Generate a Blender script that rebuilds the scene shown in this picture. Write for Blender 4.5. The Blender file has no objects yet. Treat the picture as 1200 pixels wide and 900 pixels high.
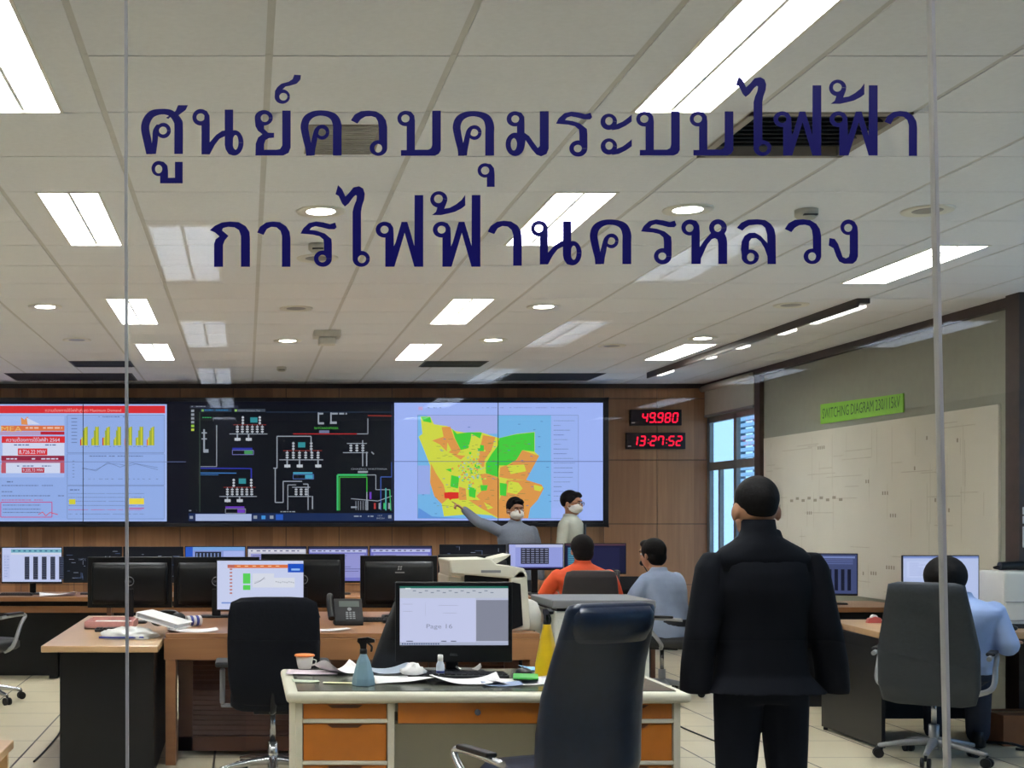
import bpy, bmesh, math, random
from mathutils import Vector, Matrix
from mathutils.geometry import tessellate_polygon
R = math.radians
PI = math.pi
random.seed(7)
scene = bpy.context.scene
COL = scene.collection

# ------------------------------------------------------------------ camera, sky, exposure
CH = 1.50                     # eye height
F = 1540.0                    # focal length in pixels of the 1200 wide frame
VX, VY = 288.0, 603.0         # where the room's long lines meet in the frame
CEIL = 2.99
cam_d = bpy.data.cameras.new('camera')
cam = bpy.data.objects.new('camera', cam_d); COL.objects.link(cam)
cam.location = (0, 0, CH); cam.rotation_euler = (R(90), 0, 0)
cam_d.sensor_width = 36.0; cam_d.lens = 36.0 * F / 1200.0
cam_d.shift_x = (600 - VX) / 1200.0
cam_d.shift_y = (VY - 450) / 1200.0
cam_d.clip_start = 0.05; cam_d.clip_end = 200
scene.camera = cam
w = bpy.data.worlds.new('sky'); scene.world = w; w.use_nodes = True
nt = w.node_tree
bgn = nt.nodes['Background']
tc = nt.nodes.new('ShaderNodeTexCoord'); sp = nt.nodes.new('ShaderNodeSeparateXYZ')
rp = nt.nodes.new('ShaderNodeValToRGB')
rp.color_ramp.elements[0].position = 0.0; rp.color_ramp.elements[0].color = (0.36, 0.62, 0.86, 1)
rp.color_ramp.elements[1].position = 0.6; rp.color_ramp.elements[1].color = (0.26, 0.50, 0.92, 1)
nt.links.new(tc.outputs['Generated'], sp.inputs[0]); nt.links.new(sp.outputs['Z'], rp.inputs[0])
nt.links.new(rp.outputs[0], bgn.inputs[0]); bgn.inputs[1].default_value = 2.1
SKY_PORTAL = True
scene.view_settings.view_transform = 'Standard'
scene.view_settings.look = 'None'
scene.view_settings.gamma = 1.0
scene.view_settings.use_curve_mapping = False
scene.view_settings.exposure = 0.0
scene.cycles.max_bounces = 10
scene.cycles.diffuse_bounces = 5
scene.cycles.glossy_bounces = 4
scene.cycles.transparent_max_bounces = 12
scene.cycles.sample_clamp_indirect = 25.0
LAMP = 64.0                    # radiance of the fluorescent tubes' reflector
SPOT = 40.0
LOBBY = 17.0

# ------------------------------------------------------------------ materials
def lin(c):
    def f(v):
        v /= 255.0
        return v / 12.92 if v <= 0.04045 else ((v + 0.055) / 1.055) ** 2.4
    return (f(c[0]), f(c[1]), f(c[2]), 1.0)
_mats = {}
def M(name, rgb=None, rough=0.5, metal=0.0, var=0.08, scale=14.0, bump=0.0, coat=0.0, spec=None, stretch=None):
    """procedural principled material: base colour varied by noise"""
    if name in _mats: return _mats[name]
    m = bpy.data.materials.new(name); m.use_nodes = True
    t = m.node_tree; b = t.nodes['Principled BSDF']
    c = lin(rgb)
    n = t.nodes.new('ShaderNodeTexNoise'); n.inputs['Scale'].default_value = scale; n.inputs['Detail'].default_value = 4
    co = t.nodes.new('ShaderNodeTexCoord'); mp = t.nodes.new('ShaderNodeMapping')
    if stretch: mp.inputs['Scale'].default_value = stretch
    t.links.new(co.outputs['Object'], mp.inputs[0]); t.links.new(mp.outputs[0], n.inputs['Vector'])
    r = t.nodes.new('ShaderNodeValToRGB')
    r.color_ramp.elements[0].position = 0.3; r.color_ramp.elements[1].position = 0.7
    r.color_ramp.elements[0].color = tuple(max(0, v * (1 - var)) for v in c[:3]) + (1,)
    r.color_ramp.elements[1].color = tuple(min(1, v * (1 + var)) for v in c[:3]) + (1,)
    t.links.new(n.outputs['Fac'], r.inputs[0]); t.links.new(r.outputs[0], b.inputs['Base Color'])
    b.inputs['Roughness'].default_value = rough; b.inputs['Metallic'].default_value = metal
    b.inputs['Coat Weight'].default_value = coat
    if spec is not None: b.inputs['Specular IOR Level'].default_value = spec
    if bump:
        bp = t.nodes.new('ShaderNodeBump'); bp.inputs['Strength'].default_value = bump; bp.inputs['Distance'].default_value = 0.01
        t.links.new(n.outputs['Fac'], bp.inputs['Height']); t.links.new(bp.outputs[0], b.inputs['Normal'])
    _mats[name] = m
    return m
def E(name, rgb, strength=1.0):
    """something that gives off light: screen pixels, lamps, LED digits"""
    if name in _mats: return _mats[name]
    m = bpy.data.materials.new(name); m.use_nodes = True
    t = m.node_tree; b = t.nodes['Principled BSDF']
    b.inputs['Base Color'].default_value = (0.01, 0.01, 0.01, 1); b.inputs['Roughness'].default_value = 0.35; b.inputs['Specular IOR Level'].default_value = 0.12
    b.inputs['Emission Color'].default_value = lin(rgb); b.inputs['Emission Strength'].default_value = strength
    _mats[name] = m
    return m
def S(rgb, strength=1.0):
    return E('screen_%d_%d_%d' % rgb, rgb, strength)
def wood_mat(name, c1, c2, plank=0.12, vertical=True, rough=0.4, axis='X'):
    if name in _mats: return _mats[name]
    m = bpy.data.materials.new(name); m.use_nodes = True
    t = m.node_tree; b = t.nodes['Principled BSDF']
    co = t.nodes.new('ShaderNodeTexCoord'); sep = t.nodes.new('ShaderNodeSeparateXYZ')
    t.links.new(co.outputs['Object'], sep.inputs[0])
    dv = t.nodes.new('ShaderNodeMath'); dv.operation = 'DIVIDE'; dv.inputs[1].default_value = plank
    t.links.new(sep.outputs[axis], dv.inputs[0])
    fl = t.nodes.new('ShaderNodeMath'); fl.operation = 'FLOOR'; t.links.new(dv.outputs[0], fl.inputs[0])
    wn = t.nodes.new('ShaderNodeTexWhiteNoise'); wn.noise_dimensions = '1D'; t.links.new(fl.outputs[0], wn.inputs['W'])
    mp = t.nodes.new('ShaderNodeMapping')
    mp.inputs['Scale'].default_value = (26, 26, 1.6) if vertical else (1.6, 26, 26)
    t.links.new(co.outputs['Object'], mp.inputs[0])
    n = t.nodes.new('ShaderNodeTexNoise'); n.inputs['Scale'].default_value = 1.0; n.inputs['Detail'].default_value = 5
    t.links.new(mp.outputs[0], n.inputs['Vector'])
    a = t.nodes.new('ShaderNodeMath'); a.operation = 'MULTIPLY'; a.inputs[1].default_value = 0.55; t.links.new(wn.outputs['Value'], a.inputs[0])
    a2 = t.nodes.new('ShaderNodeMath'); a2.operation = 'MULTIPLY_ADD'; a2.inputs[1].default_value = 0.6
    t.links.new(n.outputs['Fac'], a2.inputs[0]); t.links.new(a.outputs[0], a2.inputs[2])
    r = t.nodes.new('ShaderNodeValToRGB')
    r.color_ramp.elements[0].position = 0.15; r.color_ramp.elements[0].color = lin(c1)
    r.color_ramp.elements[1].position = 0.85; r.color_ramp.elements[1].color = lin(c2)
    t.links.new(a2.outputs[0], r.inputs[0]); t.links.new(r.outputs[0], b.inputs['Base Color'])
    b.inputs['Roughness'].default_value = rough
    _mats[name] = m
    return m

# ------------------------------------------------------------------ object helpers
def link(o, parent=None):
    COL.objects.link(o)
    if parent is not None: o.parent = parent
    return o
def tag(o, label=None, cat=None, group=None, kind=None):
    if label: o['label'] = label
    if cat: o['category'] = cat
    if group: o['group'] = group
    if kind: o['kind'] = kind
    return o
def thing(name, label, cat, loc=(0, 0, 0), rz=0.0, group=None):
    o = bpy.data.objects.new(name, None); o.empty_display_size = 0.1
    o.location = loc; o.rotation_euler = (0, 0, rz)
    link(o); return tag(o, label, cat, group)
def kids(o):
    return [c for c in COL.objects if c.parent == o]
def copy_tree(o, parent=None):
    c = o.copy(); COL.objects.link(c); c.parent = parent
    for ch in kids(o): copy_tree(ch, c)
    return c
def dup(root, loc, rz=None, label=None):
    c = copy_tree(root); c.location = loc
    if rz is not None: c.rotation_euler = (0, 0, rz)
    if label: c['label'] = label
    return c
class MB:
    """collects shapes and links them as ONE mesh object"""
    def __init__(s):
        s.v = []; s.f = []; s.m = []; s.mats = []; s.sm = []
    def mi(s, mat):
        if mat not in s.mats: s.mats.append(mat)
        return s.mats.index(mat)
    def add(s, vs, fs, mat=None, smooth=False, T=None):
        b = len(s.v)
        if T is not None: vs = [T @ Vector(v) for v in vs]
        s.v += [tuple(v) for v in vs]
        k = s.mi(mat) if mat is not None else 0
        for f in fs:
            s.f.append([i + b for i in f]); s.m.append(k); s.sm.append(smooth)
        return s
    def box(s, c, d, mat=None, rz=0.0, T=None, taper=None):
        x, y, z = d[0] / 2, d[1] / 2, d[2] / 2
        tx, ty = taper or (1, 1)
        vs = [(-x, -y, -z), (x, -y, -z), (x, y, -z), (-x, y, -z), (-x * tx, -y * ty, z), (x * tx, -y * ty, z), (x * tx, y * ty, z), (-x * tx, y * ty, z)]
        m = Matrix.Translation(c) @ Matrix.Rotation(rz, 4, 'Z')
        if T is not None: m = T @ m
        return s.add(vs, [(3, 2, 1, 0), (4, 5, 6, 7), (0, 1, 5, 4), (1, 2, 6, 5), (2, 3, 7, 6), (3, 0, 4, 7)], mat, T=m)
    def b2(s, x0, x1, y0, y1, z0, z1, mat=None, T=None):
        return s.box(((x0 + x1) / 2, (y0 + y1) / 2, (z0 + z1) / 2), (x1 - x0, y1 - y0, z1 - z0), mat, T=T)
    def cyl(s, p0, p1, r0, r1=None, mat=None, n=16, caps=True, T=None):
        r1 = r0 if r1 is None else r1
        p0 = Vector(p0); p1 = Vector(p1); d = (p1 - p0).normalized()
        u = d.orthogonal().normalized(); w_ = d.cross(u)
        vs = []
        for p, r in ((p0, r0), (p1, r1)):
            for i in range(n):
                a = 2 * PI * i / n; vs.append(p + (u * math.cos(a) + w_ * math.sin(a)) * r)
        fs = [(i, (i + 1) % n, n + (i + 1) % n, n + i) for i in range(n)]
        s.add(vs, fs, mat, True, T)
        if caps: s.add(vs, [tuple(range(n - 1, -1, -1)), tuple(range(n, 2 * n))], mat, False, T)
        return s
    def tube(s, pts, r, mat=None, n=10, T=None, smooth_pts=True, flat=1.0):
        if smooth_pts and len(pts) > 2: pts = crom(pts, 6)
        pts = [Vector(p) for p in pts]; N = len(pts)
        rs = r if isinstance(r, (list, tuple)) else [r] * N
        if len(rs) != N: rs = [rs[0] + (rs[-1] - rs[0]) * i / (N - 1) for i in range(N)]
        vs = []; prev = None
        for i, p in enumerate(pts):
            d = (pts[min(i + 1, N - 1)] - pts[max(i - 1, 0)]).normalized()
            u = d.orthogonal().normalized() if prev is None else (prev - d * prev.dot(d)).normalized()
            prev = u; w_ = d.cross(u)
            for k in range(n):
                a = 2 * PI * k / n; vs.append(p + (u * math.cos(a) * flat + w_ * math.sin(a)) * rs[i])
        fs = []
        for i in range(N - 1):
            for k in range(n):
                a, b = i * n + k, i * n + (k + 1) % n
                fs.append((a, b, b + n, a + n))
        s.add(vs, fs, mat, True, T)
        s.add(vs, [tuple(range(n - 1, -1, -1)), tuple(range((N - 1) * n, N * n))], mat, False, T)
        return s
    def lathe(s, prof, c=(0, 0, 0), mat=None, n=24, T=None, sides=None):
        n = sides or n; vs = []
        for (r, z) in prof:
            for k in range(n):
                a = 2 * PI * k / n; vs.append((c[0] + r * math.cos(a), c[1] + r * math.sin(a), c[2] + z))
        fs = []
        for i in range(len(prof) - 1):
            for k in range(n):
                a, b = i * n + k, i * n + (k + 1) % n
                fs.append((a, b, b + n, a + n))
        s.add(vs, fs, mat, sides is None, T)
        s.add(vs, [tuple(range(n - 1, -1, -1)), tuple(range((len(prof) - 1) * n, len(prof) * n))], mat, False, T)
        return s
    def loft(s, rings, mat=None, n=24, e=2.0, T=None, smooth=True):
        """rings: (cx, cy, cz, a, b) horizontal superellipses, or with a 6th tilt value about X"""
        vs = []
        for rg in rings:
            cx, cy, cz, a, b = rg[:5]; tl = rg[5] if len(rg) > 5 else 0.0
            for k in range(n):
                t = 2 * PI * k / n; ct, st = math.cos(t), math.sin(t)
                x = a * math.copysign(abs(ct) ** (2 / e), ct); y = b * math.copysign(abs(st) ** (2 / e), st)
                vs.append((cx + x, cy + y * math.cos(tl), cz + y * math.sin(tl)))
        fs = []
        for i in range(len(rings) - 1):
            for k in range(n):
                a, b = i * n + k, i * n + (k + 1) % n
                fs.append((a, b, b + n, a + n))
        fs += [tuple(range(n - 1, -1, -1)), tuple(range((len(rings) - 1) * n, len(rings) * n))]
        return s.add(vs, fs, mat, smooth, T)
    def ell(s, c, r, mat=None, n=16, T=None, rx=0.0):
        vs = []; h = n // 2
        for i in range(h + 1):
            th = PI * i / h
            th = min(max(th, 0.02), PI - 0.02)
            for k in range(n):
                a = 2 * PI * k / n
                vs.append((r[0] * math.sin(th) * math.cos(a), r[1] * math.sin(th) * math.sin(a), -r[2] * math.cos(th)))
        fs = []
        for i in range(h):
            for k in range(n):
                a, b = i * n + k, i * n + (k + 1) % n
                fs.append((a, b, b + n, a + n))
        fs += [tuple(range(n - 1, -1, -1)), tuple(range(h * n, (h + 1) * n))]
        m = Matrix.Translation(c) @ Matrix.Rotation(rx, 4, 'X')
        if T is not None: m = T @ m
        return s.add(vs, fs, mat, True, m)
    def prism(s, poly, axis, a0, a1, mat=None, T=None):
        """poly in the two other axes (cyclic order), extruded from a0 to a1"""
        def P(u, v, a): return {'X': (a, u, v), 'Y': (u, a, v), 'Z': (u, v, a)}[axis]
        n = len(poly); vs = [P(u, v, a0) for u, v in poly] + [P(u, v, a1) for u, v in poly]
        tris = tessellate_polygon([[Vector((u, v, 0)) for u, v in poly]])
        fs = [tuple(t) for t in tris] + [tuple(n + i for i in reversed(t)) for t in tris]
        fs += [(i, (i + 1) % n, n + (i + 1) % n, n + i) for i in range(n)]
        return s.add(vs, fs, mat, False, T)
    def build(s, name, mat=None, parent=None, bevel=0.0, seg=2, remesh=0.0, sub=0):
        me = bpy.data.meshes.new(name)
        me.from_pydata(s.v, [], s.f)
        ms = s.mats or [mat]
        for m_ in ms: me.materials.append(m_)
        me.polygons.foreach_set('material_index', s.m); me.polygons.foreach_set('use_smooth', s.sm)
        bm = bmesh.new(); bm.from_mesh(me); bmesh.ops.remove_doubles(bm, verts=bm.verts, dist=1e-6)
        bmesh.ops.recalc_face_normals(bm, faces=bm.faces); bm.to_mesh(me); bm.free()
        me.update()
        o = bpy.data.objects.new(name, me); link(o, parent)
        if remesh:
            md = o.modifiers.new('remesh', 'REMESH'); md.mode = 'VOXEL'; md.voxel_size = remesh; md.use_smooth_shade = True
            sm = o.modifiers.new('smooth', 'SMOOTH'); sm.factor = 0.5; sm.iterations = 4
        if bevel:
            md = o.modifiers.new('bevel', 'BEVEL'); md.width = bevel; md.segments = seg; md.limit_method = 'ANGLE'; md.angle_limit = R(40)
        if sub:
            md = o.modifiers.new('sub', 'SUBSURF'); md.levels = sub; md.render_levels = sub
        return o
def crom(pts, k=6, closed=False):
    P = [tuple(p) for p in pts]; n = len(P); out = []
    for i in range(n if closed else n - 1):
        g = (lambda j: P[j % n]) if closed else (lambda j: P[max(0, min(n - 1, j))])
        p0, p1, p2, p3 = g(i - 1), g(i), g(i + 1), g(i + 2)
        for j in range(k):
            t = j / k
            out.append(tuple(0.5 * ((2 * b) + (-a + c) * t + (2 * a - 5 * b + 4 * c - d) * t * t + (-a + 3 * b - 3 * c + d) * t ** 3)
                             for a, b, c, d in zip(p0, p1, p2, p3)))
    if not closed: out.append(P[-1])
    return out
def W(px, py, Y):
    """the point of the depth plane Y that the frame shows at pixel (px, py)"""
    return ((px - VX) * Y / F, Y, CH + (VY - py) * Y / F)
def X_(px, Y): return (px - VX) * Y / F
def Z_(py, Y): return CH + (VY - py) * Y / F
def ydepth(py, z): return (CH - z) * F / (py - VY)

_tx = {}
def text_mesh(s):
    """flat letters of the built-in font: verts (height about 0.7 for capitals) and faces"""
    if s in _tx: return _tx[s]
    cu = bpy.data.curves.new('t', 'FONT'); cu.body = s; cu.resolution_u = 2
    o = bpy.data.objects.new('t', cu); COL.objects.link(o)
    bpy.context.view_layer.update()
    me = o.evaluated_get(bpy.context.evaluated_depsgraph_get()).to_mesh()
    vs = [tuple(v.co) for v in me.vertices]; fs = [tuple(p.vertices) for p in me.polygons]
    bpy.data.objects.remove(o); bpy.data.curves.remove(cu)
    _tx[s] = (vs, fs); return _tx[s]
class Canvas(MB):
    """marks on one flat face; P maps 2-D marks to the face, each later mark sits 0.2 mm further out"""
    def __init__(s, P):
        super().__init__(); s.P = P; s.k = 0
    def poly(s, pts, mat):
        d = s.k * 0.00004; s.k += 1
        vs = [s.P(u, v, d) for u, v in pts]
        if len(pts) == 4 or len(pts) == 3: fs = [tuple(range(len(pts)))]
        else: fs = [tuple(t) for t in tessellate_polygon([[Vector((u, v, 0)) for u, v in pts]])]
        s.add(vs, fs, mat); return s
    def rect(s, x0, y0, x1, y1, mat):
        return s.poly([(x0, y0), (x1, y0), (x1, y1), (x0, y1)], mat)
    def line(s, pts, wd, mat):
        for (a, b), (c, d) in zip(pts[:-1], pts[1:]):
            L = math.hypot(c - a, d - b) or 1e-6; nx, ny = -(d - b) / L * wd / 2, (c - a) / L * wd / 2
            s.poly([(a + nx, b + ny), (c + nx, d + ny), (c - nx, d - ny), (a - nx, b - ny)], mat)
        return s
    def frame(s, x0, y0, x1, y1, wd, mat):
        return s.line([(x0, y0), (x1, y0), (x1, y1), (x0, y1), (x0, y0)], wd, mat)
    def text(s, txt, x, y, hgt, mat, wid=None, down=True):
        """capital height hgt, baseline-left at (x, y); down: v grows downwards"""
        vs, fs = text_mesh(txt)
        if not vs: return s
        x0 = min(v[0] for v in vs); x1 = max(v[0] for v in vs); k = hgt / 0.70
        kx = wid / (x1 - x0) if wid else k
        d = s.k * 0.00004; s.k += 1
        s.add([s.P(x + (v[0] - x0) * kx, y + (-v[1] if down else v[1]) * k, d) for v in vs], fs, mat); return s
    def scribble(s, x0, y0, x1, y1, hgt, mat, rnd=None, density=0.7):
        """a row of illegible small print: short dashes"""
        rnd = rnd or random; x = x0
        while x < x1:
            l = rnd.uniform(0.6, 2.2) * hgt
            if rnd.random() < density: s.rect(x, y0, min(x + l, x1), y0 + hgt * 0.6, mat)
            x += l + 0.5 * hgt
        return s
# ------------------------------------------------------------------ the room shell
WX = 5.27                     # board wall
FY = 15.0                     # far wall
LX = -4.5
YG = 1.6                      # glass front
AX = 6.6                      # alcove wall to the right, beyond the board wall
m_white = M('wall_paint', (205, 205, 202), 0.8, var=0.02)
m_grey = M('wall_panel', (150, 152, 140), 0.7, var=0.03)
m_brown = M('dark_brown_trim', (62, 48, 42), 0.5, var=0.15)
m_dark = M('black_laminate', (18, 19, 23), 0.35, var=0.15, spec=.35)
m_frame = M('window_alu', (140, 142, 145), 0.4, 0.3)
m_cream = M('cream_blind', (196, 194, 182), 0.8, var=0.03)
def tile_mat(name, c1, joint, size, off, jw, rough):
    m = bpy.data.materials.new(name); m.use_nodes = True
    t = m.node_tree; b = t.nodes['Principled BSDF']
    co = t.nodes.new('ShaderNodeTexCoord'); sep = t.nodes.new('ShaderNodeSeparateXYZ'); t.links.new(co.outputs['Object'], sep.inputs[0])
    outs = []; fl = []
    for i, ax in enumerate('XY'):
        a = t.nodes.new('ShaderNodeMath'); a.operation = 'ADD'; a.inputs[1].default_value = -off[i] + 60 * size; t.links.new(sep.outputs[ax], a.inputs[0])
        d = t.nodes.new('ShaderNodeMath'); d.operation = 'DIVIDE'; d.inputs[1].default_value = size; t.links.new(a.outputs[0], d.inputs[0])
        fr = t.nodes.new('ShaderNodeMath'); fr.operation = 'FRACT'; t.links.new(d.outputs[0], fr.inputs[0])
        l = t.nodes.new('ShaderNodeMath'); l.operation = 'LESS_THAN'; l.inputs[1].default_value = jw[i] / size; t.links.new(fr.outputs[0], l.inputs[0])
        outs.append(l)
        f2 = t.nodes.new('ShaderNodeMath'); f2.operation = 'FLOOR'; t.links.new(d.outputs[0], f2.inputs[0]); fl.append(f2)
    mx = t.nodes.new('ShaderNodeMath'); mx.operation = 'MAXIMUM'; t.links.new(outs[0].outputs[0], mx.inputs[0]); t.links.new(outs[1].outputs[0], mx.inputs[1])
    cb = t.nodes.new('ShaderNodeCombineXYZ'); t.links.new(fl[0].outputs[0], cb.inputs[0]); t.links.new(fl[1].outputs[0], cb.inputs[1])
    wn = t.nodes.new('ShaderNodeTexWhiteNoise'); wn.noise_dimensions = '3D'; t.links.new(cb.outputs[0], wn.inputs['Vector'])
    n = t.nodes.new('ShaderNodeTexNoise'); n.inputs['Scale'].default_value = 9; n.inputs['Detail'].default_value = 6; t.links.new(co.outputs['Object'], n.inputs['Vector'])
    av = t.nodes.new('ShaderNodeMath'); av.operation = 'MULTIPLY_ADD'; av.inputs[1].default_value = 0.4; t.links.new(wn.outputs['Value'], av.inputs[0]); t.links.new(n.outputs['Fac'], av.inputs[2])
    r = t.nodes.new('ShaderNodeValToRGB')
    c = lin(c1)
    r.color_ramp.elements[0].position = 0.3; r.color_ramp.elements[0].color = tuple(v * 0.93 for v in c[:3]) + (1,)
    r.color_ramp.elements[1].position = 1.0; r.color_ramp.elements[1].color = c
    t.links.new(av.outputs[0], r.inputs[0])
    mix = t.nodes.new('ShaderNodeMix'); mix.data_type = 'RGBA'
    t.links.new(mx.outputs[0], mix.inputs['Factor']); t.links.new(r.outputs[0], mix.inputs['A']); mix.inputs['B'].default_value = lin(joint)
    t.links.new(mix.outputs['Result'], b.inputs['Base Color']); b.inputs['Roughness'].default_value = rough
    return m
m_floor = tile_mat('floor_tiles', (204, 193, 164), (50, 42, 34), 0.6, (0.40, 0.31), (0.013, 0.009), 0.38)
MB().b2(LX - .2, AX + .2, YG, FY + .3, -0.12, 0, m_floor).build('floor', m_floor)['kind'] = 'structure'

# ceiling: laid cell by cell, fixtures leave real openings
m_tile = M('ceiling_tile', (234, 236, 242), 0.9, var=0.03, scale=60, bump=0.05)
m_tbar = M('ceiling_bar', (206, 206, 206), 0.6, var=0.04)
GX, GY = 0.076, 4.27 - 0.6 * 4
ncx0 = -8; ncx1 = 11
def cellx(i): return GX + 0.6 * i
def celly(j): return GY + 0.6 * j
LIGHTS = []                   # (x centre, y0) 0.3 x 1.2 m troffers
def snapj(y): return round((y - GY) / 0.6)
troffer_rows = {-2: [(3.67, 'cut by the frame edge'), (6.07, 'second from the glass'), (9.07, 'third from the glass'), (11.47, 'farthest')],
                2: [(3.67, 'nearest'), (6.07, 'second from the glass'), (9.07, 'third from the glass'), (11.47, 'farthest')],
                6: [(7.27, 'nearest'), (11.47, 'farthest')], -6: [(6.07, ''), (11.47, '')]}  # last column is out of view, added to even the room light
cells = {}
for ci, lst in troffer_rows.items():
    for (y, d) in lst:
        j = snapj(y); cells[(ci, j)] = 'L'; cells[(ci, j + 1)] = 'L'
cells[(3, snapj(4.87))] = 'V'
tile = MB(); bars = MB()
XR = WX
for i in range(ncx0, ncx1 + 1):
    for j in range(0, 22):
        x0, x1, y0, y1 = cellx(i), cellx(i + 1), celly(j), celly(j + 1)
        x0 = max(x0, LX); x1 = min(x1, AX); y1 = min(y1, FY); y0 = max(y0, YG)
        if x1 - x0 < 0.02 or y1 - y0 < 0.02: continue
        k = cells.get((i, j))
        if k == 'V': continue
        if k == 'L':
            xm = (x0 + x1) / 2
            tile.b2(x0 + .012, xm - .15, y0, y1, CEIL, CEIL + .012, m_tile); tile.b2(xm + .15, x1 - .012, y0, y1, CEIL, CEIL + .012, m_tile)
        else:
            tile.b2(x0 + .012, x1 - .012, y0 + .005, y1 - .005, CEIL, CEIL + .012, m_tile)
for i in range(ncx0, ncx1 + 2):
    x = cellx(i)
    if LX < x < AX: bars.b2(x - .014, x + .014, YG, FY, CEIL + .004, CEIL + .014, m_tbar)
for j in range(0, 23):
    y = celly(j)
    if y >= FY: continue
    for i in range(ncx0, ncx1 + 1):
        if cells.get((i, j)) == 'L' and cells.get((i, j - 1)) == 'L': continue
        x0 = max(cellx(i), LX); x1 = min(cellx(i + 1), AX)
        if x1 > x0: bars.b2(x0, x1, y - .007, y + .007, CEIL + .003, CEIL + .015, m_tbar)
ce = tile.build('ceiling', m_tile); ce['kind'] = 'structure'
cg = bars.build('ceiling_grid', m_tbar, ce)
MB().b2(LX - .2, AX + .2, YG - .1, FY + .3, CEIL + .35, CEIL + .45, m_white).build('ceiling_slab')['kind'] = 'structure'

# far wall: wood panels on dark battens
m_wood = wood_mat('wall_wood', (148, 102, 72), (192, 142, 102), 0.155)
wp_ = MB(); wp_.b2(LX, WX + .01, FY + .02, FY + .1, 0, CEIL + .35, m_brown)
zs = [0, 0.72 - .02, Z_(614, FY), Z_(539, FY), Z_(467, FY), CEIL]
x = X_(770, FY); xs = []
while x > LX: xs.append(x); x -= 0.605
xs = sorted(xs + [WX]); xs = [LX] + xs
for a, b in zip(xs[:-1], xs[1:]):
    for c, d in zip(zs[:-1], zs[1:]):
        wp_.b2(a + .004, b - .004, FY, FY + .03, c + .004, d - .004, m_wood)
wf = wp_.build('wall_far'); wf['kind'] = 'structure'
tr = MB().b2(LX, WX, FY - .03, FY, CEIL - .05, CEIL, m_brown).build('trim_1'); tr['kind'] = 'structure'
MB().b2(LX - .2, LX, YG, FY + .3, 0, CEIL + .35, m_white).build('wall_left')['kind'] = 'structure'

# right wall with the window bay near the far corner, then the alcove
wy0, wy1, wz0, wz1 = 13.52, 15.0, 0.35, 2.60
rw = MB()
rw.b2(WX, WX + .2, 8.95, wy0, 0, CEIL + .35, m_grey); rw.b2(WX, WX + .04, wy1, FY + .1, 0, CEIL + .35, m_frame)
rw.b2(WX, WX + .2, wy0, wy1, 0, wz0, m_grey); rw.b2(WX, WX + .2, wy0, wy1, wz1, CEIL + .35, m_grey)
rw.build('wall_right')['kind'] = 'structure'
rt = MB(); rt.b2(WX - .05, WX, 8.95, FY, CEIL - .07, CEIL, m_brown); rt.build('trim_2')['kind'] = 'structure'
cl = MB(); cl.b2(WX - .09, WX + .2, 8.80, 8.96, 0, CEIL, m_brown); cl.build('trim_3')['kind'] = 'structure'
fr = MB(); fr.b2(WX - .045, WX, 13.36, 13.50, 0, CEIL - .07, m_brown); fr.build('trim_4')['kind'] = 'structure'
aw = MB(); aw.b2(WX + .2, AX + .2, 8.96, 9.1, 0, CEIL + .35, M('alcove_paint', (120, 120, 130), 0.7)); aw.build('wall_alcove_end')['kind'] = 'structure'
aw = MB()
aw.b2(AX, AX + .2, YG, 8.96, 0, 0.9, m_grey); aw.b2(AX, AX + .2, YG, 8.96, 2.7, CEIL + .35, m_grey)
aw.b2(AX, AX + .2, YG, 2.6, 0.9, 2.7, m_grey); aw.b2(AX, AX + .2, 8.4, 8.96, 0.9, 2.7, m_grey)
aw.build('wall_alcove')['kind'] = 'structure'
wn2 = thing('window_2', None, None, (AX, 0, 0)); wn2['kind'] = 'structure'
a_ = MB()
for y in (2.6, 4.05, 5.5, 6.95, 8.34): a_.b2(0.04, .12, y, y + .06, .9, 2.7, m_frame)
for z in (.9, 2.64): a_.b2(0.04, .12, 2.6, 8.4, z, z + .06, m_frame)
a_.build('window_frame', m_frame, wn2)
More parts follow.
